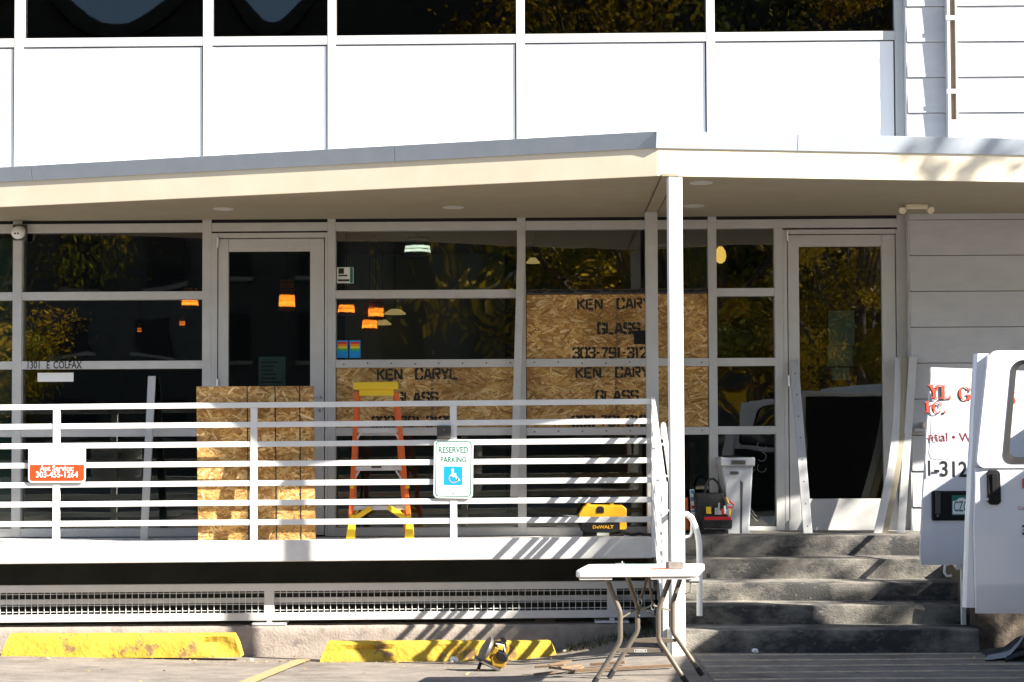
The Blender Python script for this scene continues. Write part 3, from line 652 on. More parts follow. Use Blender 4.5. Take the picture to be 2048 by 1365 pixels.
# crumbling flank wall beside the steps
mb=MB(); n=14
fw=thing('planter_wall','rough concrete wall at the right end of the steps','wall',(3.6,-1.6,0))
for i in range(n):
    for j in range(8):
        pass
P=[]; nxw,nzw=26,14
for j in range(nzw+1):
    for i in range(nxw+1):
        x=lerp(3.02,6.5,i/nxw); z=lerp(-.05,.56,j/nzw); mb.v.append(Vector((x,-1.95+.03*noise.noise(Vector((x*4,z*6,3)))+.012*noise.noise(Vector((x*17,z*17,3))),z)))
for j in range(nzw):
    for i in range(nxw): a=j*(nxw+1)+i; mb.f.append((a,a+1,a+nxw+2,a+nxw+1)); mb.c.append(None)
mb.box(3.02,6.5,-1.90,-.2,-.05,.555)
mb.build('rough_face',pm('shade_dark_concrete',(.16,.125,.09),(.08,.065,.05),scale=12,rough=.95,bump=.8,bscale=30),fw,smooth=True)  # concrete darkened to stand in for the van's shadow

# ------------------------------------------------------------------ kerb, wheel stops, mesh guard
KY=-.62; kt=U(640,1252.5,KY).z
ktl=U(0,1256.6,KY).z; ktr=U(1194,1249,KY).z
def kz(x): return kt+ (x-UX(640,KY))*(ktr-ktl)/(UX(1194,KY)-UX(0,KY))
def rough_bar(x0,x1,prof,n,amp,freq,mat,zf,seed,loc,parent=None,name='kerb',endtaper=0,smooth_=True,gouge=0):
    """profile of (y,z) swept along x with chipped surface; zf(x) lifts"""
    mb=MB(); rows=[]
    for i in range(n+1):
        x=lerp(x0,x1,i/n); row=[]
        for j,(y,z) in enumerate(prof):
            xx=x
            if endtaper:
                t=z/prof_h(prof); e=endtaper*max(0,t)
                xx=lerp(x0+e,x1-e,i/n)
            d=amp*noise.noise(Vector((xx*freq+seed,y*freq*1.7,z*freq*1.7)))+amp*.5*noise.noise(Vector((xx*freq*3.3+seed,y*freq*5,z*freq*5)))
            gq=0
            if gouge and z<prof_h(prof)*.75: gq=gouge*max(0,noise.noise(Vector((xx*2.3+seed*2,z*6,seed)))-.18)
            row.append(len(mb.v)); mb.v.append(Vector((xx,y+d+gq,z+zf(xx)+d*.5*(1 if z>0.02 else 0))))
        rows.append(row)
    m=len(prof)
    for i in range(n):
        for j in range(m-1): mb.f.append((rows[i][j],rows[i+1][j],rows[i+1][j+1],rows[i][j+1])); mb.c.append(None)
    mb.f.append(tuple(rows[0])); mb.c.append(None); mb.f.append(tuple(reversed(rows[-1]))); mb.c.append(None)
    return mb.build(name,M[mat],parent,loc=loc,smooth=smooth_)
def prof_h(p): return max(z for y,z in p)
hk=.27
kprof=[(KY-.004,-.02),(KY-.003,.06),(KY,.13),(KY,.20),(KY,hk-.015),(KY+.012,hk),(KY+.1,hk+.002),(KY+.2,hk),(KY+.2,-.02)]
ko=rough_bar(-6.5,.70,kprof,150,.006,5,'concrete',lambda x: kz(x)-hk,2,(-2.5,KY,-.2),name='kerb'); ko['kind']='structure'
def stop(xa,xb,yt,yb,Y,seed,label):
    X0=UX(xa,Y,yb); X1=UX(xb,Y,yb); zb=U((xa+xb)/2,yb,Y).z; h=U((xa+xb)/2,yt,Y+.04).z-zb
    zl=U(xa,yb,Y).z; zr=U(xb,yb,Y).z
    pr=[(Y,-.03),(Y+.004,.0),(Y+.008,h*.25),(Y+.018,h*.55),(Y+.03,h*.85),(Y+.042,h*.97),(Y+.055,h),(Y+.11,h),(Y+.125,h*.95),(Y+.15,h*.5),(Y+.16,-.03)]
    o=rough_bar(X0,X1,pr,90,.006,7,'yellow',lambda x: zb,seed,((X0+X1)/2,Y+.08,zb),name='wheel_stop',endtaper=.055,gouge=.09)
    tag(o,label,'wheel stop','yellow wheel stops at the kerb')
stop(2,480,1268,1308,-1.10,3,'faded yellow concrete wheel stop at far left, with flaking middle')
stop(640,1116,1283,1319,-1.16,9,'yellow concrete wheel stop behind the circular saw, striped by shadows')
# mesh guard under the deck
MY=-.60
g0l,g0r=U(0,1172,MY),U(1300,1162.5,MY); g1l,g1r=U(0,1246,MY),U(1300,1235,MY)
def gt(x): return g0l.z+(x-g0l.x)*(g0r.z-g0l.z)/(g0r.x-g0l.x)
def gb(x): return g1l.z+(x-g1l.x)*(g1r.z-g1l.z)/(g1r.x-g1l.x)
guard=thing('mesh_guard','long low white wire mesh guard below the deck, rust stained','mesh guard',(-2,MY,.0))
gx0,gx1=-6.3,UX(1312,MY,1200); bh=.058
def slant(x0,x1,f0,f1,y0,y1): return MB().hexa([(x0,y0,f0(x0)),(x1,y0,f0(x1)),(x1,y1,f0(x1)),(x0,y1,f0(x0)),(x0,y0,f1(x0)),(x1,y0,f1(x1)),(x1,y1,f1(x1)),(x0,y1,f1(x0))])
slant(gx0,gx1,lambda x:gt(x)-bh,gt,MY,MY+.05).build('top_rail',M['rustwhite'],guard,bevel=.003)
slant(gx0,gx1,gb,lambda x:gb(x)+bh,MY,MY+.05).build('bottom_rail',M['rustwhite'],guard,bevel=.003)
slant(gx0,gx1,lambda x:(gt(x)+gb(x))/2-.015,lambda x:(gt(x)+gb(x))/2+.025,MY+.10,MY+.13).build('back_rail',M['rustwhite'],guard)
gp=[UX(-720,MY,1200),UX(-148,MY,1200),UX(538,MY,1200),UX(1224,MY,1200)]
for x in gp:
    MB().box(x-.038,x+.038,MY+.001,MY+.049,gb(x)+bh+.0005,gt(x)-bh-.0005).build('upright',M['rustwhite'],guard)
    MB().box(x-.135,x+.135,MY-.012,MY+.16,kz(x)+.006,kz(x)+.024).build('foot_plate',M['white'],guard,bevel=.004)
    MB().box(x-.02,x+.02,MY+.01,MY+.04,kz(x)+.022,gb(x)+.003).build('foot',M['white'],guard)
segs=[(a+.038,b-.038) for a,b in zip([gx0]+gp,gp+[gx1])]
for a,b in segs:
    if b-a<.08: continue
    mb=MB(); nw=max(1,int((b-a)/.0495))
    for i in range(1,nw):
        x=lerp(a,b,i/nw); mb.tube([(x,MY+.012,gb(x)+bh-.004),(x,MY+.012,gt(x)-bh+.004)],.0026,5)
    for k in (.12,.40,.66,.92):
        z0=lerp(gb(a)+bh,gt(a)-bh,k); z1=lerp(gb(b)+bh,gt(b)-bh,k); mb.tube([(a-.003,MY+.017,z0),(b+.003,MY+.017,z1)],.0026,5)
    mb.build('wire_mesh',M['white'],guard,kind='stuff')
# a couple of things stored in the dark under the deck
for k in range(3):
    tag(MB().box(UX(1066,-.3,1240)+.01*k,UX(1104,-.3,1240)+.012*k,-.35,-.1,-.02+.03*k+kt-.05,.0+.03*k+kt-.05).build('stored_plank',M['woodraw'],loc=(0.0,-.25,kt-.06)),['bottom','middle','topmost'][k]+' short plank stored in the dark under the deck','plank','planks under the deck')

# ------------------------------------------------------------------ railing
RYY=DY+.03
rl=thing('railing','white metal porch railing with seven flat horizontal rails','railing',(-2,RYY,.7))
rx0=-6.4; rx1=UX(1302,RYY,900)
RL=[(lerp(815.5,1049,k/6),lerp(803.3,1039,k/6)) for k in range(7)]
def rail_z(k,x):
    a=U(0,RL[k][0],RYY); b=U(1301,RL[k][1],RYY); return a.z+(x-a.x)*(b.z-a.z)/(b.x-a.x)
for k in range(7):
    hh=.0215
    slant(rx0,rx1,lambda x:rail_z(k,x)-hh,lambda x:rail_z(k,x)+hh,RYY-.012,RYY+.012).build('rail',M['white'],rl,bevel=.003)
for p in (-285,113,508,907):
    x=UX(p,RYY,950); MB().box(x-.026,x+.026,RYY-.0115,RYY+.0115,dz(x)-.005,rail_z(0,x)-.0216).build('post',M['white'],rl,bevel=.002) if False else None
    zs=[dz(x)-.02]+[rail_z(k,x) for k in range(6,-1,-1)]
    MB().box(x-.026,x+.026,RYY-.0165,RYY+.0165,dz(x)-.02,rail_z(0,x)-.0217).build('post',M['white'],rl,bevel=.002)
ex=rx1+.016
MB().box(rx1+.0008,rx1+.034,RYY-.03,RYY+.03,dz(ex)-.16,rail_z(0,ex)+.03).build('end_post',M['white'],rl,bevel=.004)
# stair guard running down towards the camera
sg=thing('stair_guard','white sloping stair railing seen almost edge-on beside the column','railing',(ex,-1.5,.3))
ya,yb_=RYY-.035,-1.98; drop=tops[0]-tops[4]+.05
for k in range(7):
    za=rail_z(k,ex); w_=.016
    MB().hexa([(ex-w_,yb_,za-drop-.02),(ex+w_,yb_,za-drop-.02),(ex+w_,ya,za-.02),(ex-w_,ya,za-.02),(ex-w_,yb_,za-drop+.02),(ex+w_,yb_,za-drop+.02),(ex+w_,ya,za+.02),(ex-w_,ya,za+.02)]).build('sloping_rail',M['white'],sg,bevel=.003)
MB().box(ex-.02,ex+.02,yb_-.05,yb_-.001,-.02,rail_z(0,ex)-drop+.03).build('foot_post',M['white'],sg,bevel=.003)
# grab rail on the stair side with its hooked brackets
hxr=ex+.075
def hr(y): return rail_z(0,ex)-.16-drop*(ya-y)/(ya-yb_)
MB().tube([(hxr,ya+.02,hr(ya)-.13),(hxr+.002,ya-.02,hr(ya)-.02),(hxr,ya-.10,hr(ya-.1)),(hxr,yb_,hr(yb_)),(hxr,yb_-.12,hr(yb_)-.02),(hxr,yb_-.16,hr(yb_)-.08)],.019,10).build('grab_rail',M['white'],sg,smooth=True)
for y in (ya-.18,-1.45,yb_+.1): MB().tube([(ex+.01,y,hr(y)-.07),(hxr-.01,y,hr(y)-.075),(hxr,y,hr(y)-.05),(hxr,y,hr(y)-.01)],.008,8).build('rail_bracket',M['white'],sg,smooth=True)
# bent tube handrail right of the column
hy=-1.9
hp=lambda a,b: tuple(U(a,b,hy))
h1=thing('bent_handrail','bent white tube handrail emerging right of the column','handrail',hp(1398,1240))
MB().tube([hp(1340,1038),hp(1362,1029),hp(1374,1029),hp(1383,1036),hp(1389,1050),hp(1395,1068),hp(1398,1085),hp(1399,1110),hp(1399,1150),hp(1399,1232)],.0215,12).build('tube',M['white'],h1,smooth=True)
MB().tube([hp(1384,1040),hp(1384,1062),hp(1381,1072),hp(1372,1075),hp(1355,1075)],.011,10).build('return_loop',M['white'],h1,smooth=True)
# short handrail post at the right end of the steps
hy2=-1.86; hq=lambda a,b: tuple(U(a,b,hy2))
h2=thing('right_handrail','thin white handrail post standing on the steps under the open van door','handrail',hq(1911,1248))
MB().box(hq(1906,1)[0],hq(1915,1)[0],hy2-.016,hy2+.016,hq(1910,1250)[2],hq(1910,1090)[2]).build('post',M['white'],h2,bevel=.003)
MB().tube([hq(1898,1128),hq(1890,1132),hq(1889,1146),hq(1894,1153),hq(1903,1152)],.010,10).build('hook',M['white'],h2,smooth=True)
MB().tube([(hq(1898,1)[0],-.9,hq(1898,1128)[2]+.42),(hq(1898,1)[0],hy2+.05,hq(1898,1128)[2]),(hq(1898,1)[0],hy2-.05,hq(1898,1134)[2])],.02,10).build('sloping_tube',M['white'],h2,smooth=True)

# ------------------------------------------------------------------ signs
def rrect(cx,cz,w,h,r,y,n=6):
    P=[]
    for (sx,sz,a0) in ((1,1,0),(-1,1,90),(-1,-1,180),(1,-1,270)):
        for k in range(n+1):
            a=R(a0+90*k/n); P.append((cx+sx*(w/2-r)+math.cos(a)*r,y,cz+sz*(h/2-r)+math.sin(a)*r))
    return P
def ring(mb,a,b):
    n=len(a)
    for i in range(n): j=(i+1)%n; mb.quad(a[i],a[j],b[j],b[i])
    return mb
SYN=RYY-.030
c0=U(907,938,SYN); sw,sh=.305,.457
rs=thing('parking_sign','white reserved parking sign with blue wheelchair square, fixed to the railing','sign',(c0.x,SYN,c0.z-sh/2))
tilt=Matrix.Translation(c0)@Matrix.Rotation(R(.8),4,'Y')@Matrix.Translation(-c0)
def tl(P): return [tilt@Vector(p) for p in P]
MB().prism(tl(rrect(c0.x,c0.z,sw,sh,.035,SYN)),(0,.003,0)).build('sign_plate',M['signwhite'],rs)
mb=MB(); ring(mb,tl(rrect(c0.x,c0.z,sw-.026,sh-.026,.028,SYN-.0012)),tl(rrect(c0.x,c0.z,sw-.040,sh-.040,.023,SYN-.0012))); mb.build('green_border',M['green'],rs,fix=False)
text(rs,'sign_words','RESERVED',M['green'],(c0.x,SYN-.0012,c0.z+.124),.066,align='CENTER',sx=.78,bold=.0012)
text(rs,'sign_words','PARKING',M['green'],(c0.x,SYN-.0012,c0.z+.050),.062,align='CENTER',sx=.78,bold=.0012)
bc=U(906.5,952,SYN)
MB().prism(tl(rrect(bc.x,bc.z,.146,.146,.008,SYN-.0008)),(0,.0006,0)).build('blue_square',M['blue'],rs)
mb=MB(); yy=SYN-.0025
def wp(u,v): return (bc.x+u*.073,yy,bc.z+v*.073)
mb.poly([wp(-.06+.15*math.cos(t),.62+.15*math.sin(t)) for t in [k*math.pi/8 for k in range(16)]])
def rib(pts,w_):
    for a,b in zip(pts[:-1],pts[1:]):
        A=Vector(wp(*a)); Bq=Vector(wp(*b)); d=(Bq-A).normalized(); nn=Vector((-d.z,0,d.x))*w_*.073/2; mb.quad(A-nn-d*.002,Bq-nn+d*.002,Bq+nn+d*.002,A+nn-d*.002)
rib([(-.06,.5),(-.06,-.05)],.2); rib([(-.06,-.05),(.30,-.05),(.45,-.50),(.66,-.42)],.17); rib([(-.06,.20),(.28,.20)],.13)
rib([(.02+.44*math.cos(R(t)),-.28+.44*math.sin(R(t))) for t in range(128,372,12)],.14)
mb.build('wheelchair_symbol',M['signwhite'],rs,fix=False)
for py_ in (890,987):
    p=U(907,py_,SYN); MB().lathe((p.x,SYN,p.z),(0,-1,0),[(0,.007),(.003,.005)],8).build('bolt',M['steel'],rs)
# service sign
c1=U(114,928,SYN); s2w,s2h=.45,.292
ss=thing('service_sign','white and orange service phone number sign on the left of the railing','sign',(c1.x,SYN,c1.z-s2h/2))
MB().prism(rrect(c1.x,c1.z,s2w,s2h,.03,SYN),(0,.003,0)).build('sign_plate',M['signwhite'],ss)
P=[p for p in rrect(c1.x,c1.z,s2w-.024,s2h-.024,.022,SYN-.001)]; zc=U(114,930,SYN).z
low=[p for p in P if p[2]<zc]; low=sorted([p for p in low if p[0]<c1.x],key=lambda p:-p[2])+sorted([p for p in low if p[0]>=c1.x],key=lambda p:p[2])
MB().poly([(c1.x-s2w/2+.012,SYN-.001,zc)]+low+[(c1.x+s2w/2-.012,SYN-.001,zc)]).build('orange_field',M['orange'],ss,fix=False)
mb=MB(); ring(mb,rrect(c1.x,c1.z,s2w-.024,s2h-.024,.022,SYN-.0008),rrect(c1.x,c1.z,s2w-.028,s2h-.028,.020,SYN-.0008)); mb.build('thin_border',M['orange'],ss,fix=False)
text(ss,'sign_words','Apt Service:',M['signwhite'],(c1.x,SYN-.003,U(114,942,SYN).z),.060,align='CENTER',bold=.0012,sx=.9)
text(ss,'sign_words','303-455-1264',M['signwhite'],(c1.x,SYN-.003,U(114,955,SYN).z),.064,align='CENTER',bold=.0014,sx=.92)
for a in (66,106,141):
    p=U(a,914,SYN); MB().lathe((p.x,SYN,p.z),(0,-1,0),[(0,.005),(.002,.003)],8).build('bolt',M['steel'],ss)
# grey plate above the sign
p=U(888,865,RYY-.02); bx=thing('junction_plate','small dark grey box on the railing just above the reserved parking sign','box',(p.x,p.y,p.z-.05))
MB().box(p.x-.054,p.x+.054,RYY-.045,RYY-.0125,p.z-.052,p.z+.052).build('cover',M['greydark'],bx,bevel=.005)
MB().lathe((p.x,RYY-.045,p.z+.02),(0,-1,0),[(0,.006),(.003,.004)],8).build('screw',M['steel'],bx)

# ------------------------------------------------------------------ leaning boards on the deck
def lean_board(name,label,top,bot,wd,th,Yt,Yb,mat,cat='trim board',grp=None,curve=0,n=1,holes=0):
    a=U(*top,Yt); b=U(*bot,Yb); pts=[]
    for k in range(n+1):
        t=k/n; p=b.lerp(a,t); p.x+=curve*math.sin(math.pi*t); pts.append(p)
    o=thing(name,label,cat,tuple(b),grp); mb=MB(); up=Vector((0,-1,0)); base=0
    for k,p in enumerate(pts):
        d=(pts[min(k+1,n)]-pts[max(k-1,0)]).normalized(); r=d.cross(up).normalized(); u=r.cross(d)
        for (i,j) in ((-1,-1),(1,-1),(1,1),(-1,1)): mb.v.append(p+r*(i*wd/2)+u*(j*th/2))
    for k in range(n):
        for i in range(4): mb.f.append((4*k+i,4*k+(i+1)%4,4*k+4+(i+1)%4,4*k+4+i)); mb.c.append(None)
    mb.f.append((3,2,1,0)); mb.f.append((4*n,4*n+1,4*n+2,4*n+3)); mb.c+= [None,None]
    mb.build('strip',M[mat],o,bevel=.002)
    for k in range(holes):
        p=b.lerp(a,(k+.4)/holes); MB().lathe((p.x,p.y-th/2-.0005,p.z),(0,-1,0),[(0,.006),(.001,.005)],8).build('hole',M['black'],o)
    return o
lean_board('trim_board','white trim board leaning on the left window behind the rails',(304,753),(288,1082),.062,.02,-.02,-.30,'frame')
M['mill']=pm('mill_aluminium',(.45,.45,.44),(.36,.36,.36),scale=12,rough=.45,metal=.2,stretch=(1,1,.2))
lean_board('metal_strip','grey metal strip with screw holes leaning on the right door',(1588,722),(1616,1071),.07,.018,-.03,-.42,'mill','metal strip',holes=8)
for k in range(3):
    tpx=[(1797,716),(1811,716),(1826,714)][k]; bpx=[(1754,1072),(1768,1072),(1801,1072)][k]
    lean_board('trim_strip',['bowed pale trim strip leaning on the right door jamb, leftmost of three','darker middle one of three trim strips leaning on the door jamb','straight pale trim strip, rightmost of three against the siding'][k],tpx,bpx,[.062,.05,.062][k],.02,-.10-.02*k,-.42+.03*k,['frame','soffit','frame'][k],'trim strip','trim strips beside the right door',curve=[.05,.045,.0][k],n=10)  # middle strip takes the darker soffit paint
lean_board('loose_mullion_cover','long loose white metal cover hanging askew at the mullion left of the boarded bay',(1043,470),(1028,994),.062,.02,-.02,-.10,'frame','metal strip')
# strand board sheet leaning inside the railing
by=RYY+.05
A0=U(397,1083,by+.10); A1=U(631,1083,by+.10); zt=U(515,773,by).z
sb=thing('strand_board_sheet','tall strand board sheet with three black chalk lines leaning inside the railing','board',((A0.x+A1.x)/2,by+.1,A0.z))
th_=math.atan2(.09,zt-A0.z); Mx=Matrix.Translation((0,by+.09,A0.z))@Matrix.Rotation(th_,4,'X')
hh=(zt-A0.z)/math.cos(th_)
o=MB().box(A0.x,A1.x,0,.012,0,hh,M=Mx).build('sheet',M['osbbase'],sb)
st=strands(A0.x,A1.x,0,hh,0,77,ang=R(38),dens=2800,tint=1.15); st.v=[Mx@v for v in st.v]; st.build('wood_strands',M['strand'],o,kind='stuff',fix=False)
for p in (494,550,599):
    x=UX(p,by,900); MB().box(x-.004,x+.004,-.0042,-.003,.0,hh,M=Mx).build('chalk_line',M['ink'],o)
# ------------------------------------------------------------------ stepladder
LYF,LYB=-.52,-.20
def lp(a,b,Y=None,t=None): return U(a,b,LYF if Y is None else Y)
lad=thing('stepladder','orange stepladder with yellow top cap and yellow feet behind the railing','ladder',tuple(lp(760,1076)))
capz=lp(750,766,-.42); 
def ly(py): return lerp(-.40,LYF,(py-766)/(1076-766))
def LP(a,b): return U(a,b,ly(b))
def mbx(p,q,wd,th): return MB().bar(p,q,wd,th)
for (t,bt) in (((714,785),(701,1050)),((793,785),(819,1050))):
    MB().bar(LP(*t),LP(*bt),.037,.028).build('side_rail',M['ladorange'],lad,bevel=.004)
for (t,bt) in (((718,790),(706,1068)),((789,790),(812,1068))):
    a=U(*t,-.36); b=U(*bt,-.14); MB().bar(a,b,.026,.02).build('rear_rail',M['ladorange'],lad,bevel=.003)
def hexbar(pa,pb,h,y0,y1,name,mat,bev=.003):
    return MB().hexa([(pa.x,y0,pa.z-h),(pb.x,y0,pb.z-h),(pb.x,y1,pb.z-h),(pa.x,y1,pa.z-h),(pa.x,y0,pa.z),(pb.x,y0,pb.z),(pb.x,y1,pb.z),(pa.x,y1,pa.z)]).build(name,M[mat],lad,bevel=bev)
c=hexbar(U(706,765,-.45),U(795,764,-.45),.058,-.455,-.33,'top_cap','ladyellow',.006)
MB().box(U(718,1,-.44).x,U(786,1,-.44).x,-.435,-.42,U(750,792,-.43).z,U(750,778,-.43).z).build('cap_skirt',M['ladyellow'],lad)
for (a,b,y,mt) in ((709,803,857,'alu'),(706,805,933,'alu'),(703,811,1012,'alu')):
    Yy=ly(y); hexbar(U(a,y,Yy),U(b,y-1,Yy),.036,Yy+.004,Yy+.10,'step','alu')
    for (s,x) in ((1,a),(-1,b)):
        MB().bar(U(x+s*3,y+24,Yy),U(x+s*13,y+9,Yy),.014,.01).build('step_brace',M['alu' if y<1000 else 'ladyellow'],lad)
Yy=ly(1030)
for (P,Q) in (((706,1040),(742,1016)),((812,1038),(776,1014))):
    MB().bar(U(*P,Yy-.012),U(*Q,Yy-.012),.042,.014).build('foot_brace',M['ladyellow'],lad,bevel=.003)
for (a,b,xa,xb) in ((703,1052,692,711),(818,1052,809,828)):
    Yy=ly(1060); t0,t1=U(a-6,1048,Yy),U(a+8,1048,Yy); q0,q1=U(xa,1078,Yy),U(xb,1078,Yy)
    MB().hexa([(q0.x,Yy-.03,q0.z),(q1.x,Yy-.03,q1.z),(q1.x,Yy+.03,q1.z),(q0.x,Yy+.03,q0.z),(t0.x,Yy-.022,t0.z),(t1.x,Yy-.022,t1.z),(t1.x,Yy+.022,t1.z),(t0.x,Yy+.022,t0.z)]).build('foot',M['ladyellow'],lad,bevel=.005)
    MB().box(q0.x-.001,q1.x+.001,Yy-.032,Yy+.032,q0.z-.006,q0.z+.004).build('tread_pad',M['rubber'],lad)
for y in (970,1035):
    for x in (704,815):
        p=U(x if x<750 else x+(y-970)*.04,y,ly(y)-.018); MB().box(p.x-.016,p.x+.016,p.y-.002,p.y,p.z-.03,p.z+.02).build('rail_label',M['ladyellow'],lad)
MB().box(U(742,1,ly(940)).x,U(762,1,ly(940)).x,ly(940)-.001,ly(940)+.001,U(750,936.5,ly(940)).z,U(750,931,ly(940)).z).build('step_label',M['greydark'],lad)

# ------------------------------------------------------------------ yellow tool on the deck
TY=-.45; tp=lambda a,b,y=TY: U(a,b,y)
tb=thing('power_tool_base','yellow and black power tool case with orange lettering on the deck','power tool',tuple(tp(1205,1072)))
def pts(L,y): return [tuple(tp(a,b,y)) for a,b in L]
MB().prism(pts([(1158,1040),(1157,1031),(1166,1015),(1174,1011),(1246,1012),(1253,1018),(1253,1040)],TY-.02),(0,.20,0)).build('yellow_housing',M['tyellow'],tb,bevel=.008)
MB().prism(pts([(1162,1062),(1161,1039),(1240,1039),(1244,1062),(1228,1066),(1172,1066)],TY-.05),(0,.24,0)).build('black_base',M['black'],tb,bevel=.006)
MB().prism(pts([(1239,1060),(1239,1043),(1253,1043),(1253,1058),(1248,1060)],TY-.055),(0,.20,0)).build('yellow_foot',M['tyellow'],tb,bevel=.004)
for a in (1177,1224): MB().prism(pts([(a-5,1012),(a-4,1008),(a+4,1008),(a+5,1012)],TY+.0),(0,.06,0)).build('top_lug',M['tyellow'],tb,bevel=.002)
MB().prism(pts([(1194,1026),(1194,1017),(1197,1013),(1204,1013),(1208,1017),(1208,1026)],TY-.026),(0,.01,0)).build('vent_recess',M['black'],tb)
for a in (1180,1234): MB().prism(pts([(a-14,1076),(a-14,1066),(a+14,1066),(a+14,1076)],TY-.03),(0,.18,0)).build('rubber_foot',M['black'],tb,bevel=.004)
text(tb,'maker_name','DeWALT',M['tyellow'],tuple(tp(1185,1057.5,TY-.052)),.036,bold=.0008,sx=1.15)
MB().tube([tp(1246,1064),tp(1262,1070),tp(1280,1068),tp(1300,1071)],.014,8).build('power_cord',M['black'],tb,smooth=True)

# ------------------------------------------------------------------ waste bin and tool bag by the right door
BY=-.42
bp=lambda a,b,y=BY: U(a,b,y)
wb=thing('waste_bin','tall slim grey plastic waste bin beside the tool bag','waste bin',tuple(bp(1466,1072)))
zb=bp(1466,1072).z; zt=bp(1466,930).z; ztt=bp(1466,915).z
X0b,X1b=bp(1453,1)[0],bp(1489,1)[0]; X0t,X1t=bp(1434,1)[0],bp(1498,1)[0]
MB().hexa([(X0b,BY,zb),(X1b,BY,zb),(X1b,BY+.32,zb),(X0b,BY+.32,zb),(X0t+.006,BY-.04,zt),(X1t-.006,BY-.04,zt),(X1t-.006,BY+.36,zt),(X0t+.006,BY+.36,zt)]).build('bin_body',M['grey'],wb,bevel=.012,segs=3)
MB().box(X0t-.008,X1t+.008,BY-.062,BY+.38,zt-.012,ztt).build('bin_rim',M['grey'],wb,bevel=.012,segs=3)
MB().box(X0t+.02,X1t-.02,BY-.055,BY+.37,ztt-.004,ztt+.001).build('bin_mouth',M['black'],wb)
def bf(px_,py_,o=.0):
    z=bp(px_,py_).z; t=(z-zb)/(zt-zb); return (bp(px_,py_,BY).x, BY-.04*t-o, z)
mb=MB(); mb.poly([bf(*q,.004) for q in ((1457,1071),(1455,1040),(1452,1000),(1452,966),(1456,959),(1478,959),(1483,966),(1482,1000),(1480,1040),(1479,1071))]); mb.build('front_inset',pm('bin_inset',(.50,.52,.54),(.45,.47,.49),scale=9,rough=.5),wb,fix=False)
mb=MB(); mb.poly([bf(*q,.0055) for q in ((1479,960),(1485,966),(1484,1000),(1484,1071),(1480,1071),(1480,1000),(1479,967))]); mb.build('inset_edge',M['greydark'],wb,fix=False)
mb=MB(); mb.poly([bf(*q,.006) for q in ((1459,943),(1476,943),(1476,949),(1459,949))]); mb.build('maker_plate',M['greydark'],wb,fix=False)
MB().box(bp(1453,1).x,bp(1481,1).x,BY-.068,BY-.060,bp(1466,929).z,bp(1466,921).z).build('rim_grip',M['greydark'],wb,bevel=.002)
# bag
GY=-.52; gp_=lambda a,b,y=GY: U(a,b,y)
bag=thing('tool_bag','black open-top tool bag with red trim holding hand tools','tool bag',tuple(gp_(1425,1076)))
def ring_bag(py_,xa,xb,ya_,yb2):
    z=gp_(1425,py_).z; a=gp_(xa,py_).x; b=gp_(xb,py_).x; rr=.02
    return [(a+rr,ya_,z),(b-rr,ya_,z),(b,ya_+rr,z),(b,yb2-rr,z),(b-rr,yb2,z),(a+rr,yb2,z),(a,yb2-rr,z),(a,ya_+rr,z)]
rings=[ring_bag(1076,1397,1452,GY,GY+.22),ring_bag(1052,1394,1456,GY-.01,GY+.23),ring_bag(1030,1393,1457,GY-.005,GY+.22),ring_bag(1005,1392,1455,GY+.03,GY+.22),ring_bag(988,1391,1449,GY+.05,GY+.21)]
mb=MB()
for rg in rings: mb.v+=[Vector(p) for p in rg]
for k in range(len(rings)-1):
    for i in range(8): mb.f.append((8*k+i,8*k+(i+1)%8,8*k+8+(i+1)%8,8*k+8+i)); mb.c.append(None)
mb.f.append(tuple(range(7,-1,-1))); mb.c.append(None)
mb.f.append(tuple(8*4+i for i in range(8))); mb.c.append(None)
mb.build('bag_body',M['fabric'],bag,smooth=True)
def frontbox(x0,x1,y0,y1,name,mat,o,th=.012,bev=.003): return MB().box(gp_(x0,1).x,gp_(x1,1).x,GY-o-th,GY-o,gp_(1425,y1).z,gp_(1425,y0).z).build(name,M[mat],bag,bevel=bev)
M['bagred']=pm('bag_red_trim',(.60,.01,.015),rough=.6); M['baggrey']=pm('bag_grey_trim',(.16,.155,.14),rough=.8)
frontbox(1400,1453,1034,1040,'red_trim','bagred',.014,.006,.001); frontbox(1396,1455,1040,1056,'front_pocket','fabric',.008,.022,.006)
frontbox(1399,1454,1054,1059,'grey_trim','baggrey',.012,.008,.002)
MB().tube([tuple(p) for p in rings[4][:]]+[tuple(rings[4][0])],.003,6,cap=False).build('bag_rim',M['fabric'],bag)
MB().tube([gp_(1409,988,GY+.1),gp_(1412,970,GY+.1),gp_(1419,959,GY+.1),gp_(1427,958,GY+.1),gp_(1436,966,GY+.1),gp_(1444,985,GY+.1),gp_(1448,1000,GY+.1)],.010,8).build('carry_handle',M['fabric'],bag,smooth=True)
rnd=random.Random(6)
M['toolred']=pm('tool_red',(.5,.02,.015),rough=.45); M['toolblue']=pm('tool_blue',(.03,.22,.42),rough=.45)
for k,(a,b,c_,d,mt) in enumerate(((1404,1014,1414,1028,'ladyellow'),(1421,1016,1427,1030,'steel'),(1428,1006,1431,1028,'steel'),(1433,1018,1440,1030,'toolred'),(1439,1012,1443,1028,'signwhite'),(1443,1019,1449,1030,'steel'),(1425,1022,1436,1030,'grey'),(1449,1018,1453,1032,'ladyellow'))):
    frontbox(a,c_,b,d,'hand_tool',mt,.004,.012,.003)
MB().tube([gp_(1452,994,GY+.02),gp_(1457,1008,GY+.01)],.009,8).build('tool_handle',M['tyellow'],bag)
MB().tube([gp_(1458,1002,GY-.01),gp_(1468,1010,GY-.01),gp_(1466,1016,GY-.01),gp_(1456,1014,GY-.01)],.008,8).build('plier_grip',M['toolred'],bag,smooth=True)
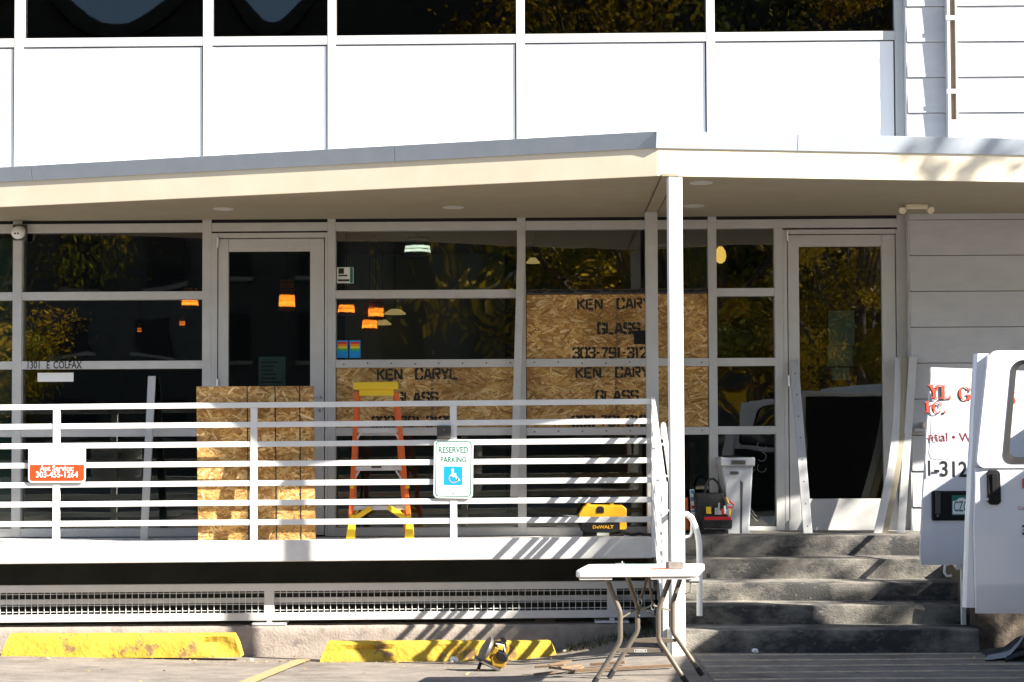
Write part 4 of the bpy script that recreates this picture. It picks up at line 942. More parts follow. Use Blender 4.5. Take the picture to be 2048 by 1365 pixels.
# spirit level and orange tool left of the bag
lv=thing('spirit_level','white and blue spirit level standing beside the tool bag','level',tuple(gp_(1387,1076,-.34)))
a=gp_(1384,979,-.32); b=gp_(1389,1076,-.36)
MB().bar(a,b,.036,.02).build('body',M['signwhite'],lv,bevel=.003)
for t0,t1,mt in ((.02,.09,'toolblue'),(.16,.24,'toolblue'),(.34,.40,'toolred'),(.43,.47,'toolblue'),(.62,.7,'toolblue')): MB().bar(a.lerp(b,t0)+Vector((0,-.0105,0)),a.lerp(b,t1)+Vector((0,-.0105,0)),.028,.002).build('print_band',M[mt],lv)
og=thing('orange_tool','orange handled tool between the column and the spirit level','hand tool',tuple(gp_(1374,1076,-.34)))
MB().hexa([tuple(gp_(1366,1076,-.36)),tuple(gp_(1379,1076,-.36)),tuple(gp_(1379,1076,-.32)),tuple(gp_(1366,1076,-.32)),tuple(gp_(1365,998,-.36)),tuple(gp_(1376,995,-.36)),tuple(gp_(1376,995,-.32)),tuple(gp_(1365,998,-.32))]).build('casing',M['ladorange'],og,bevel=.006)
MB().box(gp_(1366,1).x-.002,gp_(1379,1).x+.002,-.365,-.315,gp_(1372,1076,-.34).z,gp_(1372,1060,-.34).z).build('rubber_base',M['black'],og,bevel=.004)

# ------------------------------------------------------------------ wall fittings
q=U(37,463,-.06); sc=thing('security_camera','round white security camera on the mullion at upper left','camera',tuple(q))
MB().box(q.x-.058,q.x+.058,-.03,-.002,q.z-.07,q.z+.06).build('mount_plate',M['greydark'],sc,bevel=.004)
MB().lathe((q.x,-.03,q.z),(.05,-1,-.25),[(0,.05),(.03,.055),(.07,.053),(.09,.04),(.098,.022)],20).build('housing',M['signwhite'],sc,smooth=True)
for d in (-.012,.012): MB().lathe((q.x+d+.004,-.125,q.z-.026),(.05,-1,-.25),[(0,.008),(.006,.006)],10).build('lens',M['black'],sc)
q=UG(1832,409,ZS); el=thing('emergency_light','cream twin-head emergency light under the canopy near the right door','light fitting',(q.x,q.y,ZS-.05))
MB().box(q.x-.088,q.x+.088,q.y-.03,q.y+.03,ZS-.036,ZS-.001).build('housing',M['fascia'],el,bevel=.008)
for s in (-1,1):
    MB().lathe((q.x+s*.095,q.y+.01,ZS-.03),(s*.35,-.8,-.5),[(0,.016),(.012,.024),(.045,.030),(.05,.029),(.046,.023)],18).build('lamp_head',M['fascia'],el,smooth=True)
q=U(1838,856,-.1); ab=thing('wall_box','small grey box on the siding beside the van door','wall box',(q.x,q.y,q.z))
MB().box(q.x-.05,q.x+.06,-.15,-.088,q.z-.03,q.z-.005).build('shelf',M['frame'],ab,bevel=.003)
MB().box(q.x+.02,q.x+.07,-.16,-.088,q.z-.003,q.z+.045).build('cover',M['fascia'],ab,bevel=.005)

# ------------------------------------------------------------------ folding table
TN,TF=-3.56,-3.20
tab=thing('folding_table','white folding table with bent bronze legs in front of the column','table',(.63,-3.4,gz(.63,-3.4)))
tz=U(1290,1149,TN-.1).z
cA=U(1146,1146,TN-.13); zt_=cA.z+.012; zb_=zt_-.045
near=[(U(1150,1150,-3.70).x,-3.70),(U(1398,1150,-3.70).x,-3.70)]
vx=Vector((near[1][0]-near[0][0],0.04)); ln=vx.length; vx.normalize(); vy=Vector((-vx.y,vx.x)); vy=Vector((.17,.985))
P0=Vector(near[0]); P1=P0+vx*ln; P2=P1+vy*.53; P3=P0+vy*.53
def rc(Pn,r=.05,n=5):
    out=[]; m=len(Pn)
    for i in range(m):
        p=Pn[i]; a=(Pn[i-1]-p).normalized(); b=(Pn[(i+1)%m]-p).normalized()
        for k in range(n+1): t=k/n; out.append(p+a*r*(1-t)**2+b*r*t**2)
    return out
rcp=rc([P0,P1,P2,P3])
mb=MB(); mb.prism([(p.x,p.y,zb_+.004) for p in rcp],(0,0,zt_-zb_-.004)); mb.build('table_top',M['tabletop'],tab,bevel=.008,segs=3)
# apron notch along the near edge
for (t0,t1) in ((.0,.30),(.58,.95)):
    a=P0.lerp(P1,t0+.03)+vy*.012; b=P0.lerp(P1,t1)+vy*.012
    MB().hexa([(a.x,a.y,zb_-.012),(b.x,b.y,zb_-.012),(b.x,b.y+.03,zb_-.012),(a.x,a.y+.03,zb_-.012),(a.x,a.y,zb_+.006),(b.x,b.y,zb_+.006),(b.x,b.y+.03,zb_+.006),(a.x,a.y+.03,zb_+.006)]).build('apron',M['tabletop'],tab,bevel=.004)
def leg(L,Y,foot=None):
    P=[U(a,b,Y) for a,b in L]; P[0].z=zb_-.0
    if foot is None: P[-1].z=gz(P[-1].x,P[-1].y)+.012
    Q=[]
    for i,p in enumerate(P):
        if 0<i<len(P)-1:
            for t in (.25,.5,.75):
                a=P[i]+(P[i-1]-P[i]).normalized()*.035; b=P[i]+(P[i+1]-P[i]).normalized()*.035
                Q.append(a*(1-t)**2+P[i]*2*t*(1-t)+b*t**2)
        else: Q.append(p)
    MB().tube(Q,.0155,12).build('leg',M['tan'],tab,smooth=True)
    d=(Q[-1]-Q[-2]).normalized(); MB().tube([Q[-1]-d*.05,Q[-1]+d*.008],.0175,12).build('foot_cap',M['rubber'],tab,smooth=True)
leg([(1212,1157),(1241,1225),(1241,1283),(1186,1379)],TN); leg([(1341,1157),(1317,1218),(1317,1280),(1373,1379)],TN)
leg([(1251,1155),(1275,1210),(1276,1262),(1219,1363)],TF); leg([(1365,1157),(1345,1206),(1345,1264),(1403,1363)],TF)
def plate(xa,xb,yc,Y):
    a=U(xa,yc,Y); b=U(xb,yc,Y); Pp=[(a.x,Y-.006,a.z-.012),(lerp(a.x,b.x,.5),Y-.006,a.z-.017),(b.x,Y-.006,b.z-.012),(b.x,Y-.006,b.z+.010),(lerp(a.x,b.x,.5),Y-.006,a.z+.018),(a.x,Y-.006,a.z+.010)]
    return MB().prism(Pp,(0,.012,0)).build('cross_plate',M['tan'],tab,bevel=.002)
plate(1234,1326,1301,TN); plate(1268,1352,1281,TF)
q=U(1281,1303.5,TN-.008); text(tab,'maker_name','LIFETIME',M['signwhite'],(q.x,TN-.0085,q.z),.014,align='CENTER')
mb=MB(); ring(mb,rrect(q.x,q.z+.005,.075,.018,.004,TN-.0082),rrect(q.x,q.z+.005,.071,.014,.003,TN-.0082)); mb.build('name_outline',M['signwhite'],tab,fix=False)
MB().tube([U(1295,1153,-3.4),U(1281,1200,-3.45)],.009,8).build('brace',M['tan'],tab); MB().tube([U(1297,1153,-3.3),U(1306,1210,-3.25)],.009,8).build('brace',M['tan'],tab)
MB().tube([U(1244,1236,TN),U(1280,1214,-3.45),U(1314,1236,TN)],.006,6).build('cross_brace',M['tan'],tab); MB().tube([U(1277,1222,TF),U(1306,1211,-3.27),U(1343,1222,TF)],.006,6).build('cross_brace',M['tan'],tab)
for (a,b,Y) in ((1280,1205,-3.46),(1306,1213,-3.28)):
    c=U(a,b,Y); MB().tube([(c.x+.012*math.cos(t),c.y,c.z+.022*math.sin(t)) for t in [k*math.pi/6 for k in range(13)]],.0022,5,cap=False).build('lock_ring',M['steel'],tab)
# things on and under the table top
def ontop(px_,py_): return UG(px_,py_,zt_)
q=ontop(1349,1139); blk=thing('sanding_block','grey rectangular block lying on the table top','block',(q.x,q.y,zt_))
Mr=Matrix.Translation((q.x,q.y+.01,zt_))@Matrix.Rotation(R(12),4,'Z')
MB().box(-.048,.048,-.028,.028,.001,.045,M=Mr).build('body',pm('block_grey',(.13,.105,.09),(.2,.17,.15),scale=30,rough=.8),blk,bevel=.006)
MB().box(.049,.053,-.02,.02,.006,.038,M=Mr).build('end_label',M['greydark'],blk)
q=ontop(1320,1140); tag(MB().tube([(q.x-.055,q.y,zt_+.005),(q.x+.06,q.y+.015,zt_+.005)],.0045,6).build('pencil',M['orange'],loc=(q.x,q.y,zt_)),'orange carpenter pencil lying before the grey block','pencil')
q=ontop(1278,1131); sq=thing('speed_square','pale green and white marking tool on the far edge of the table','marking tool',(q.x,q.y,zt_))
MB().box(q.x-.10,q.x+.10,q.y-.02,q.y+.02,zt_+.001,zt_+.007).build('blade',pm('pale_green_plastic',(.35,.62,.52),rough=.4),sq,bevel=.001)
MB().tube([(q.x-.15,q.y,zt_+.007),(q.x-.09,q.y,zt_+.010)],.006,8).build('tip',M['steel'],sq)
MB().lathe((q.x-.105,q.y,zt_+.006),(0,0,1),[(0,.006),(.02,.004)],8).build('knob',M['steel'],sq)
q=U(1392,1160,-3.33); cl=thing('bar_clamp','grey clamp gripping the right edge of the table','clamp',(q.x,q.y,zb_-.1))
MB().tube([U(1372,1161,-3.33),U(1398,1161,-3.33)],[.016,.017],10).build('grip',M['grey'],cl,bevel=.0)
MB().box(U(1404,1,-3.33).x,U(1412,1,-3.33).x,-3.36,-3.30,zb_-.03,zb_-.001).build('jaw',M['black'],cl,bevel=.004)
MB().tube([U(1381,1165,-3.33),U(1380,1185,-3.33),U(1369,1188,-3.33)],.005,6).build('bar',M['steel'],cl)

# ------------------------------------------------------------------ circular saw
q=UG(985,1356,-.16); sz=gz(q.x,q.y)+.004
saw=thing('circular_saw','yellow and black cordless circular saw propped on the ground','circular saw',(q.x,q.y,sz))
k_=(q.y+13.64)/F
def sp(px_,py_,dy=0):
    return Vector((q.x+(px_-985)*k_, q.y+dy, sz+(1356-py_)*k_))
def spr(L,dy,t,name,mat,bev=.004): return MB().prism([sp(a,b,dy) for a,b in L],(0,t,0)).build(name,M[mat],saw,bevel=bev)
# leaning shoe
MB().hexa([sp(953,1331,-.10),sp(1002,1357,-.10),sp(1002,1357,.10),sp(953,1331,.10),sp(949,1334-4,-.10),sp(1001,1351,-.10),sp(1001,1351,.10),sp(949,1330,.10)]).build('shoe',M['sawmetal'],saw,bevel=.001)
spr([(955,1357),(953,1354),(959,1338),(964,1337),(965,1341),(959,1357)],-.06,.03,'shoe_leg','black',.002)
dsc=sp(972,1314,-.02); MB().lathe(dsc,(-.75,-.2,.45),[(-.012,.085),(.0,.092),(.012,.090),(.018,.07)],24).build('blade_guard',M['sawmetal'],saw,smooth=True)
MB().lathe(dsc+Vector((.006,0,-.012)),(-.75,-.2,.45),[(-.004,.075),(-.002,.078)],24).build('blade',M['sawmetal'],saw)
spr([(984,1346),(981,1330),(990,1318),(1006,1322),(1016,1330),(1011,1346),(1005,1350)],-.07,.13,'motor_body','sawyellow',.010)
spr([(993,1326),(996,1316),(1010,1320),(1017,1328),(1014,1336),(1000,1335)],-.085,.15,'battery','black',.006)
spr([(991,1313),(988,1306),(992,1298),(1003,1297),(1012,1301),(1014,1310),(1011,1320),(1006,1319),(1007,1309),(1002,1304),(995,1305),(995,1314)],-.03,.05,'handle','black',.006)
spr([(1008,1322),(1012,1306),(1019,1309),(1018,1318),(1013,1326)],-.028,.045,'rear_grip','sawyellow',.005)
spr([(1001,1298),(1003,1290),(1010,1289),(1014,1296),(1012,1301)],-.02,.035,'knob','black',.006)
spr([(978,1330),(985,1318),(990,1308),(998,1311),(994,1324),(985,1334)],-.05,.08,'gear_case','sawyellow',.006)
spr([(992,1301),(1009,1304),(1012,1318),(1010,1318.5),(1007,1306),(992,1303)],-.034,.004,'handle_trim','signwhite',.0005)

# ------------------------------------------------------------------ scraps, litter, leaves
rnd=random.Random(31)
SC=[(1120,1357,.16,.05,20,'stacked on top of the offcut pile'),(1100,1359,.2,.045,-14,'at the left of the offcut pile'),(1140,1361,.17,.05,35,'pale at the right of the offcut pile'),(1128,1363,.2,.06,-30,'underneath the offcut pile'),(1155,1362,.14,.03,60,'narrow, right end of the offcut pile'),(1090,1364,.15,.03,8,'narrow, left end of the offcut pile')]
for i,(a,b,l,wd,an,desc) in enumerate(SC):
    q=UG(a,b,-.1); z=gz(q.x,q.y)+.008+.018*(5-i)/2
    Mr=Matrix.Translation((q.x,q.y,z))@Matrix.Rotation(R(an),4,'Z')@Matrix.Rotation(R(rnd.uniform(-7,7)),4,'Y')
    o=MB().hexa([Mr@Vector(p) for p in ((-l/2,-wd/2,0),(l/2,-wd*.4,0),(l/2,wd/2,0),(-l/2,wd*.35,0),(-l/2,-wd/2,.012),(l/2,-wd*.4,.012),(l/2,wd/2,.012),(-l/2,wd*.35,.012))]).build('wood_offcut',M['woodraw'],loc=(q.x,q.y,z))
    tag(o,'wooden offcut '+desc,'offcut','wood offcuts beside the saw')
for i,(a,b,a2,b2,wd,desc) in enumerate(((1180,1340,1250,1336,.025,'short, nearest the kerb'),(1150,1353,1345,1349,.035,'long, between the table legs'))):
    p=UG(a,b,-.06); r=UG(a2,b2,-.04); p.z=gz(p.x,p.y)+.02; r.z=gz(r.x,r.y)+.02
    tag(MB().bar(p,r,wd,.018,up=(0,0,1)).build('wood_batten',M['woodraw'],loc=tuple((p+r)/2)),'pale wood batten on the ground under the table, '+desc,'batten','battens under the table')
def crumple(px_,py_,r,seed,label,z=None):
    q=UG(px_,py_,-.15 if px_<1200 else .0); gzv=max(gz(q.x,q.y),0.008 if q.x>1.02 else -9); rn=random.Random(seed); bm=bmesh.new(); bmesh.ops.create_icosphere(bm,subdivisions=2,radius=r)
    for v in bm.verts: v.co*=rn.uniform(.65,1.15); v.co.z*=.7
    me=bpy.data.meshes.new('crumpled_paper'); bm.to_mesh(me); bm.free(); me.materials.append(M['paper']); o=bpy.data.objects.new('crumpled_paper',me); scene.collection.objects.link(o); o.location=(q.x,q.y,gzv+r*.55)
    tag(o,label,'litter','crumpled paper litter')
crumple(907,1319,.036,1,'crumpled white paper at the foot of the right yellow stop'); crumple(1510,1309,.026,2,'crumpled white paper at the foot of the steps'); crumple(503,1313,.016,3,'tiny crumpled paper between the two yellow stops'); crumple(1130,1312,.02,4,'small pale litter right of the right yellow stop')
mb=MB(); rnd=random.Random(12)
for k in range(420):
    if k<230: x=rnd.uniform(-4.4,.3); y=-1.2-abs(rnd.gauss(0,.10)) if k<170 else KY-abs(rnd.gauss(0.02,.06))
    else: x=rnd.uniform(-4.4,3); y=rnd.uniform(-5,-1.4)
    if x>1 and y>-2.15: continue
    z=gz(x,y)+.012+(.008 if x>1 else 0); s=rnd.uniform(.006,.019); a=rnd.uniform(0,6.3); c=Vector((x,y,z))
    u=Vector((math.cos(a),math.sin(a),rnd.uniform(-.3,.5)))*s; v=Vector((-math.sin(a),math.cos(a),rnd.uniform(-.3,.5)))*s*.6
    mb.poly([c-u,c-v*.9,c+u,c+v],rnd.choice([(.42,.28,.08),(.30,.17,.06),(.5,.36,.15),(.36,.24,.12),(.2,.12,.06)]))
mb.build('fallen_leaves',M['deadleaf'],kind='stuff',fix=False)
# dry weeds at the dark foot of the kerb under the table
mb=MB()
for k in range(260):
    x=rnd.uniform(.15,.95); y=rnd.uniform(-1.2,KY-.02); z=gz(x,y); h=rnd.uniform(.02,.07); a=rnd.uniform(0,6.3); d=Vector((math.cos(a)*.02,math.sin(a)*.02,h))
    mb.poly([Vector((x-.003,y,z)),Vector((x+.003,y,z)),Vector((x,y,z))+d],rnd.choice([(.10,.11,.03),(.16,.13,.05),(.07,.09,.03)]))
mb.build('dry_weeds',M['leafmat'],kind='stuff',fix=False)
# blanket bundle by the flank wall
bl=thing('moving_blanket','crumpled grey and dark moving blanket at lower right below the van','blanket',(3.4,-2.35,.0))
def cloth(x0,x1,y0,y1,hf,name,mat,seed,n=26,th=.0):
    mb=MB(); m=n
    for j in range(m+1):
        for i in range(n+1):
            u,v=i/n,j/m; x=lerp(x0,x1,u); y=lerp(y0,y1,v); e=min(u,1-u,v,1-v)
            z=.012+hf(u,v)*smooth(0,.22,e)+.030*(noise.noise(Vector((x*9+seed,y*9,seed)))+.4)*smooth(0,.15,e)+.05*abs(noise.noise(Vector((x*4-y*6,y*2,seed*3))))*smooth(0,.2,e)
            mb.v.append(Vector((x+.03*noise.noise(Vector((x*6,y*6,5+seed))),y+.02*noise.noise(Vector((x*7,y*5,9+seed))),z)))
    for j in range(m):
        for i in range(n): a=j*(n+1)+i; mb.f.append((a,a+1,a+n+2,a+n+1)); mb.c.append(None)
    return mb.build(name,M[mat],bl,smooth=True)
M['blk']=pm('dark_blanket',(.018,.02,.024),(.04,.042,.045),scale=8,rough=.95); M['grb']=pm('grey_blanket',(.30,.30,.32),(.22,.22,.24),scale=8,rough=.95)
cloth(2.98,4.4,-2.55,-2.02,lambda u,v:.20*smooth(0,.5,u),'dark_layer','blk',2)
def ribbon_cloth(pts,wd,name,mat,seed):
    mb=MB(); n=len(pts); m=6
    for i,p in enumerate(pts):
        for j in range(m+1):
            v=j/m-.5; mb.v.append(Vector(p)+Vector((v*wd*.45,v*wd,.018*math.cos(v*9+i*.7)+.01*noise.noise(Vector((i*.7,j*.9,seed))))))
    for i in range(n-1):
        for j in range(m): a=i*(m+1)+j; mb.f.append((a,a+1,a+m+2,a+m+1)); mb.c.append(None)
    return mb.build(name,M[mat],bl,smooth=True)
ribbon_cloth([(3.05,-2.58,.02),(3.15,-2.57,.06),(3.26,-2.56,.09),(3.36,-2.56,.13),(3.48,-2.56,.15),(3.65,-2.56,.14)],.10,'dark_fold','blk',6)
ribbon_cloth([(3.30,-2.6,.02),(3.36,-2.58,.10),(3.42,-2.56,.17),(3.50,-2.55,.20),(3.62,-2.55,.19)],.09,'pale_fold','grb',8)
ribbon_cloth([(2.94,-2.52,.02),(3.02,-2.5,.035),(3.10,-2.48,.05),(3.17,-2.46,.11),(3.24,-2.44,.19),(3.32,-2.42,.255),(3.42,-2.4,.285),(3.55,-2.38,.29),(3.7,-2.38,.27)],.17,'grey_fold','grb',3)
# ------------------------------------------------------------------ van parked at the right, nose towards the camera
VO=Vector((3.76,-2.74,0)); vf=Vector((-.165,-.986,0)).normalized(); vr=Vector((.986,-.165,0)).normalized()
van=thing('work_van','white work van with rear and side doors swung open and red lettering','van',tuple(VO+vf*2.6+vr))
def V(l,w_,z): return VO+vf*l+vr*w_+Vector((0,0,z))
prof=[(0,.52),(0,1.0),(.02,1.6),(.06,1.95),(.14,2.06),(.4,2.07),(3.3,2.07),(3.55,2.02),(4.25,1.42),(4.4,1.35),(5.2,1.16),(5.34,1.0),(5.38,.75),(5.36,.48),(5.0,.40),(.2,.42)]
mb=MB(); n=len(prof)
def inset(z): return .02+.11*smooth(1.2,2.1,z)
for side in (0,1):
    for l,z in prof: mb.v.append(V(l,inset(z) if side==0 else 2.0-inset(z),z))
for i in range(n): j=(i+1)%n; mb.f.append((i,j,n+j,n+i)); mb.c.append(None)
mb.f.append(tuple(range(n))); mb.f.append(tuple(reversed(range(n,2*n)))); mb.c+=[None,None]
mb.build('van_body',M['vanwhite'],van,bevel=.03,segs=3)
def vq(L,off,name,mat): # quads on the camera-left flank
    return MB().poly([V(l,inset(z)-off,z) for l,z in L]).build(name,M[mat],van,fix=False)
vq([(1.25,.62),(2.62,.62),(2.62,1.2),(2.62,1.9),(1.25,1.9),(1.25,1.2)],.004,'side_opening','black')
vq([(2.95,1.30),(4.05,1.34),(3.55,1.93),(2.95,1.95)],.006,'cab_window','black')
vq([(2.80,.60),(2.83,.60),(2.83,1.98),(2.80,1.98)],.005,'door_seam','greydark')
MB().poly([V(-.004,.08,.60),V(-.004,1.92,.60),V(.016,1.90,1.6),V(.066,1.84,1.97),V(.066,.16,1.97),V(.016,.10,1.6)]).build('rear_opening',M['black'],van,fix=False)
MB().poly([V(3.62,.28,2.0),V(3.62,1.72,2.0),V(4.24,1.82,1.45),V(4.24,.18,1.45)]).build('windscreen',M['black'],van,fix=False)
for v_ in van.children:
    if v_.name.startswith('windscreen'):
        for k in v_.data.vertices: k.co+=Vector((0,-.02,.03))
MB().box(.0,.0,0,0,0,0) if False else None
for l in (.95,4.35):
    for w_ in (.10,1.90):
        o=MB().lathe(V(l,w_-.11,.37),vr,[(0,.30),(.02,.36),(.20,.36),(.22,.30)],28).build('wheel',M['rubber'],van,smooth=True)
        MB().lathe(V(l,w_-.118 if w_<1 else w_+.098,.37),vr,[(0,.10),(.008,.21),(.02,.215)],20).build('wheel_rim',M['alu'],o,smooth=True)
for w_ in (.35,1.65):
    MB().hexa([V(5.36,w_-.17,.80),V(5.36,w_+.17,.80),V(5.42,w_+.17,.80),V(5.42,w_-.17,.80),V(5.30,w_-.17,1.0),V(5.30,w_+.17,1.0),V(5.36,w_+.17,1.0),V(5.36,w_-.17,1.0)]).build('headlight',M['signwhite'],van,bevel=.01)
MB().hexa([V(5.34,.15,.45),V(5.34,1.85,.45),V(5.5,1.85,.45),V(5.5,.15,.45),V(5.34,.15,.64),V(5.34,1.85,.64),V(5.48,1.85,.64),V(5.48,.15,.64)]).build('front_bumper',M['greydark'],van,bevel=.02)
MB().hexa([V(5.35,.55,.70),V(5.35,1.45,.70),V(5.41,1.45,.70),V(5.41,.55,.70),V(5.33,.55,.98),V(5.33,1.45,.98),V(5.38,1.45,.98),V(5.38,.55,.98)]).build('grille',M['black'],van,bevel=.01)
MB().hexa([V(-.16,.05,.42),V(-.16,1.95,.42),V(.02,1.95,.42),V(.02,.05,.42),V(-.16,.05,.56),V(-.16,1.95,.56),V(.02,1.95,.56),V(.02,.05,.56)]).build('rear_bumper',M['greydark'],van,bevel=.02)
def interp(T,z):
    T=sorted(T)
    if z<=T[0][0]: return T[0][1]
    for (a,b),(c,d) in zip(T[:-1],T[1:]):
        if z<=c: t=(z-a)/(c-a); t=t*t*(3-2*t)*.5+t*.5; return lerp(b,d,t)
    return T[-1][1]
# rear door, opened right round so that its outer face looks at the camera
YR=-2.66; Rp=lambda a,b,y=YR: U(a,b,y)
RT=[(Rp(1863,735).z,Rp(1863,735).x),(Rp(1850,880).z,Rp(1850,880).x),(Rp(1842,1020).z,Rp(1842,1020).x),(Rp(1839,1100).z,Rp(1839,1100).x),(Rp(1842,1130).z,Rp(1842,1130).x)]
zt0,zb0=Rp(1863,735).z,Rp(1842,1130).z; XH=3.70
def bul(z,z0,z1,a): t=(z-lerp(z0,z1,.42))/((z1-z0)*.6); return a*(1-t*t)
def door_grid(T,XH,zb,zt,Y,a,th,nz=26,nx=10,drop=.0,crease=None):
    mb=MB()
    for s in (0,1):
        for j in range(nz+1):
            z=lerp(zb,zt,j/nz); x0=interp(T,z)
            for i in range(nx+1):
                u=i/nx; x=lerp(x0,XH,u); e=.012*(1-smooth(0,.06,u))+.012*(1-smooth(0,.05,(z-zb)/(zt-zb)))+.01*(1-smooth(0,.05,(zt-z)/(zt-zb)))
                y=Y-bul(z,zb,zt,a)+e if s==0 else Y+th-bul(z,zb,zt,a)
                if crease and z<crease and s==0: y+=.010*smooth(0,.02,crease-z)
                mb.v.append(Vector((x,y,z-drop*u*smooth(.8,1,(z-zb)/(zt-zb)))))
    N=(nz+1)*(nx+1); W_=nx+1
    for s in (0,1):
        for j in range(nz):
            for i in range(nx):
                q=[s*N+j*W_+i,s*N+j*W_+i+1,s*N+(j+1)*W_+i+1,s*N+(j+1)*W_+i]; mb.f.append(tuple(q if s==0 else q[::-1])); mb.c.append(None)
    b=[j*W_ for j in range(nz+1)]+[nz*W_+i for i in range(1,W_)]+[j*W_+nx for j in range(nz-1,-1,-1)]+[i for i in range(nx-1,0,-1)]
    for p,r_ in zip(b,b[1:]+b[:1]): mb.f.append((p,r_,N+r_,N+p)); mb.c.append(None)
    return mb
rd=door_grid(RT,XH,zb0,zt0,YR,.055,.05,drop=.05).build('rear_door',M['vanwhite'],van,smooth=True); MB().box(2.60,3.69,YR+.012,YR+.058,zb0+.03,zt0-.06).build('inner_trim',M['black'],rd); rd['label']='open white rear door with red company lettering and licence plate'
def ry(z,o=.0): return YR-bul(z,zb0,zt0,.055)-o
def rline(pts,mat,name,r=.0012):
    return MB().tube([(Rp(a,b).x,ry(Rp(a,b).z,.001),Rp(a,b).z) for a,b in pts],r,5).build(name,M[mat],rd)
rline([(1866,832),(1863,880),(1861,902),(1864,913),(1872,917),(1905,920),(2040,930)],'grey','panel_crease')
def rtext(body,px_,py_,h,mat,bold=0,sx=1,o=.002,dx=0,dzz=0):
    p=Rp(px_,py_); return text(rd,'door_lettering',body,M[mat],(p.x+dx,ry(p.z+.02,o),p.z+dzz),h,bold=bold,sx=sx,xdir=(1,0,-.035),zdir=(0,.02,1))
def serif(px_,py_,wd,mat,o=.0022): 
    p=Rp(px_,py_); w_=wd*(13.64+YR)/F; MB().poly([(p.x,ry(p.z,o),p.z),(p.x+w_,ry(p.z,o),p.z),(p.x+w_,ry(p.z,o),p.z+.010),(p.x,ry(p.z,o),p.z+.010)]).build('letter_serif',M[mat],rd,fix=False)
def arcpoly(cx,cy,r,t0,t1,thick,thin,n=14,sx=.82):
    """crescent stroke: heavy at the left, light at top and bottom"""
    out=[]; inn=[]
    for q in range(n+1):
        t=R(lerp(t0,t1,q/n)); c_,s_=math.cos(t),math.sin(t); w_=thin+(thick-thin)*abs(c_)**1.3
        out.append((cx+c_*r*sx,cy+s_*r)); inn.append((cx+c_*(r-w_)*sx,cy+s_*(r-w_*.62)))
    return [[out[q],out[q+1],inn[q+1],inn[q]] for q in range(n)]
_I=[[(.12,0),(.36,0),(.36,1),(.12,1)],[(0,0),(.48,0),(.48,.07),(0,.07)],[(0,.93),(.48,.93),(.48,1),(0,1)]]
SERIF={'I':_I,'L':_I+[[(.36,0),(.80,0),(.80,.07),(.36,.07)],[(.72,.07),(.80,.07),(.80,.34),(.76,.34)]],
 'Y':[[(.05,.97),(.30,.97),(.56,.46),(.34,.46)],[(.70,.97),(.80,.97),(.58,.46),(.48,.46)],[(.33,0),(.57,0),(.57,.47),(.33,.47)],[(.20,0),(.70,0),(.70,.07),(.20,.07)],[(0,.93),(.42,.93),(.42,1),(0,1)],[(.56,.93),(.92,.93),(.92,1),(.56,1)]],
 'C':arcpoly(.45,.5,.53,40,320,.26,.08)+[[(.76,.62),(.86,.62),(.86,1),(.80,1)]],
 'G':arcpoly(.45,.5,.53,40,330,.26,.08)+[[(.76,.64),(.86,.64),(.86,1),(.80,1)],[(.66,.06),(.88,.06),(.88,.42),(.66,.42)],[(.52,.38),(.96,.38),(.96,.45),(.52,.45)]],
 'A':[[(.02,0),(.12,0),(.46,1),(.38,1)],[(.40,1),(.54,1),(.92,0),(.66,0)],[(.2,.28),(.7,.28),(.7,.35),(.2,.35)],[(-.06,0),(.24,0),(.24,.06),(-.06,.06)],[(.56,0),(1.0,0),(1.0,.06),(.56,.06)]],
 'S':arcpoly(.38,.73,.28,20,250,.16,.08)+arcpoly(.36,.28,.30,-160,70,.16,.08),'.':[[(0,0),(.2,0),(.2,.2),(0,.2)]]}
M['darkred']=pm('dark_red_vinyl',(.16,.006,.012),rough=.5)
for mt,o,dx,dzz in (('inkblack',.002,-.008,-.009),('redlet',.0045,0,0)):
    if mt=='redlet' and mt not in M: M[mt]=pm('red_lettering',(.70,.06,.025),rough=.45)
    for ch,px_,py_,h_ in (('Y',1855,797,27),('L',1878,798,27),('G',1915,801,27),('L',1942,803,27),('A',1966,805,27),('S',1990,807,27),('S',2012,809,27),('I',1848,825,21),('C',1862,826,22),('.',1884,827,22)):
        p=Rp(px_,py_); hh_=h_*(13.64+YR)/F
        mb=MB()
        for poly in SERIF[ch]:
            pp=[]
            for (u,v) in poly: z=p.z+v*hh_+dzz-.035*u*hh_; pp.append((p.x+u*hh_+dx,ry(z,o),z))
            mb.poly(pp)
        mb.build('door_letter',M[mt],rd,fix=False)
rtext('ntial • Windows',1852,882,.086,'darkred',.0006,.92); rtext('1-3122',1845,951,.142,'inkblack',.003,.86)
# plate recess with handle
def rbox(x0,x1,y0,y1,o0,o1,name,mat,bev=.004,par=rd):
    p=Rp(x0,y1); r_=Rp(x1,y0); zc=(p.z+r_.z)/2; return MB().box(p.x,r_.x,ry(zc,o0),ry(zc,o1),p.z,r_.z).build(name,M[mat],par,bevel=bev,segs=3)
rbox(1860,2010,981,1041,-.02,.010,'plate_recess','black',.012)
rbox(1866,1876,984,1028,.011,.022,'door_handle','greydark',.004)
p=Rp(1871,1031); MB().lathe((p.x,ry(p.z,.010),p.z),(0,-1,0),[(0,.009),(.004,.007)],12).build('lock',M['steel'],rd)
M['plategreen']=pm('plate_green',(.02,.16,.10),rough=.4)
pl=rbox(1899,1985,990,1030,.011,.014,'licence_plate','plategreen',.002)
mb=MB(); o=.0155
mb.poly([(Rp(a,b).x,ry(Rp(1900,1010).z,o),Rp(a,b).z) for a,b in ((1900,1028),(1984,1028),(1984,1003),(1975,999),(1968,1002),(1958,995),(1948,999),(1938,996),(1928,1000),(1921,995),(1913,996),(1907,1001),(1900,1002))])
mb.build('plate_mountains',M['signwhite'],pl,fix=False)
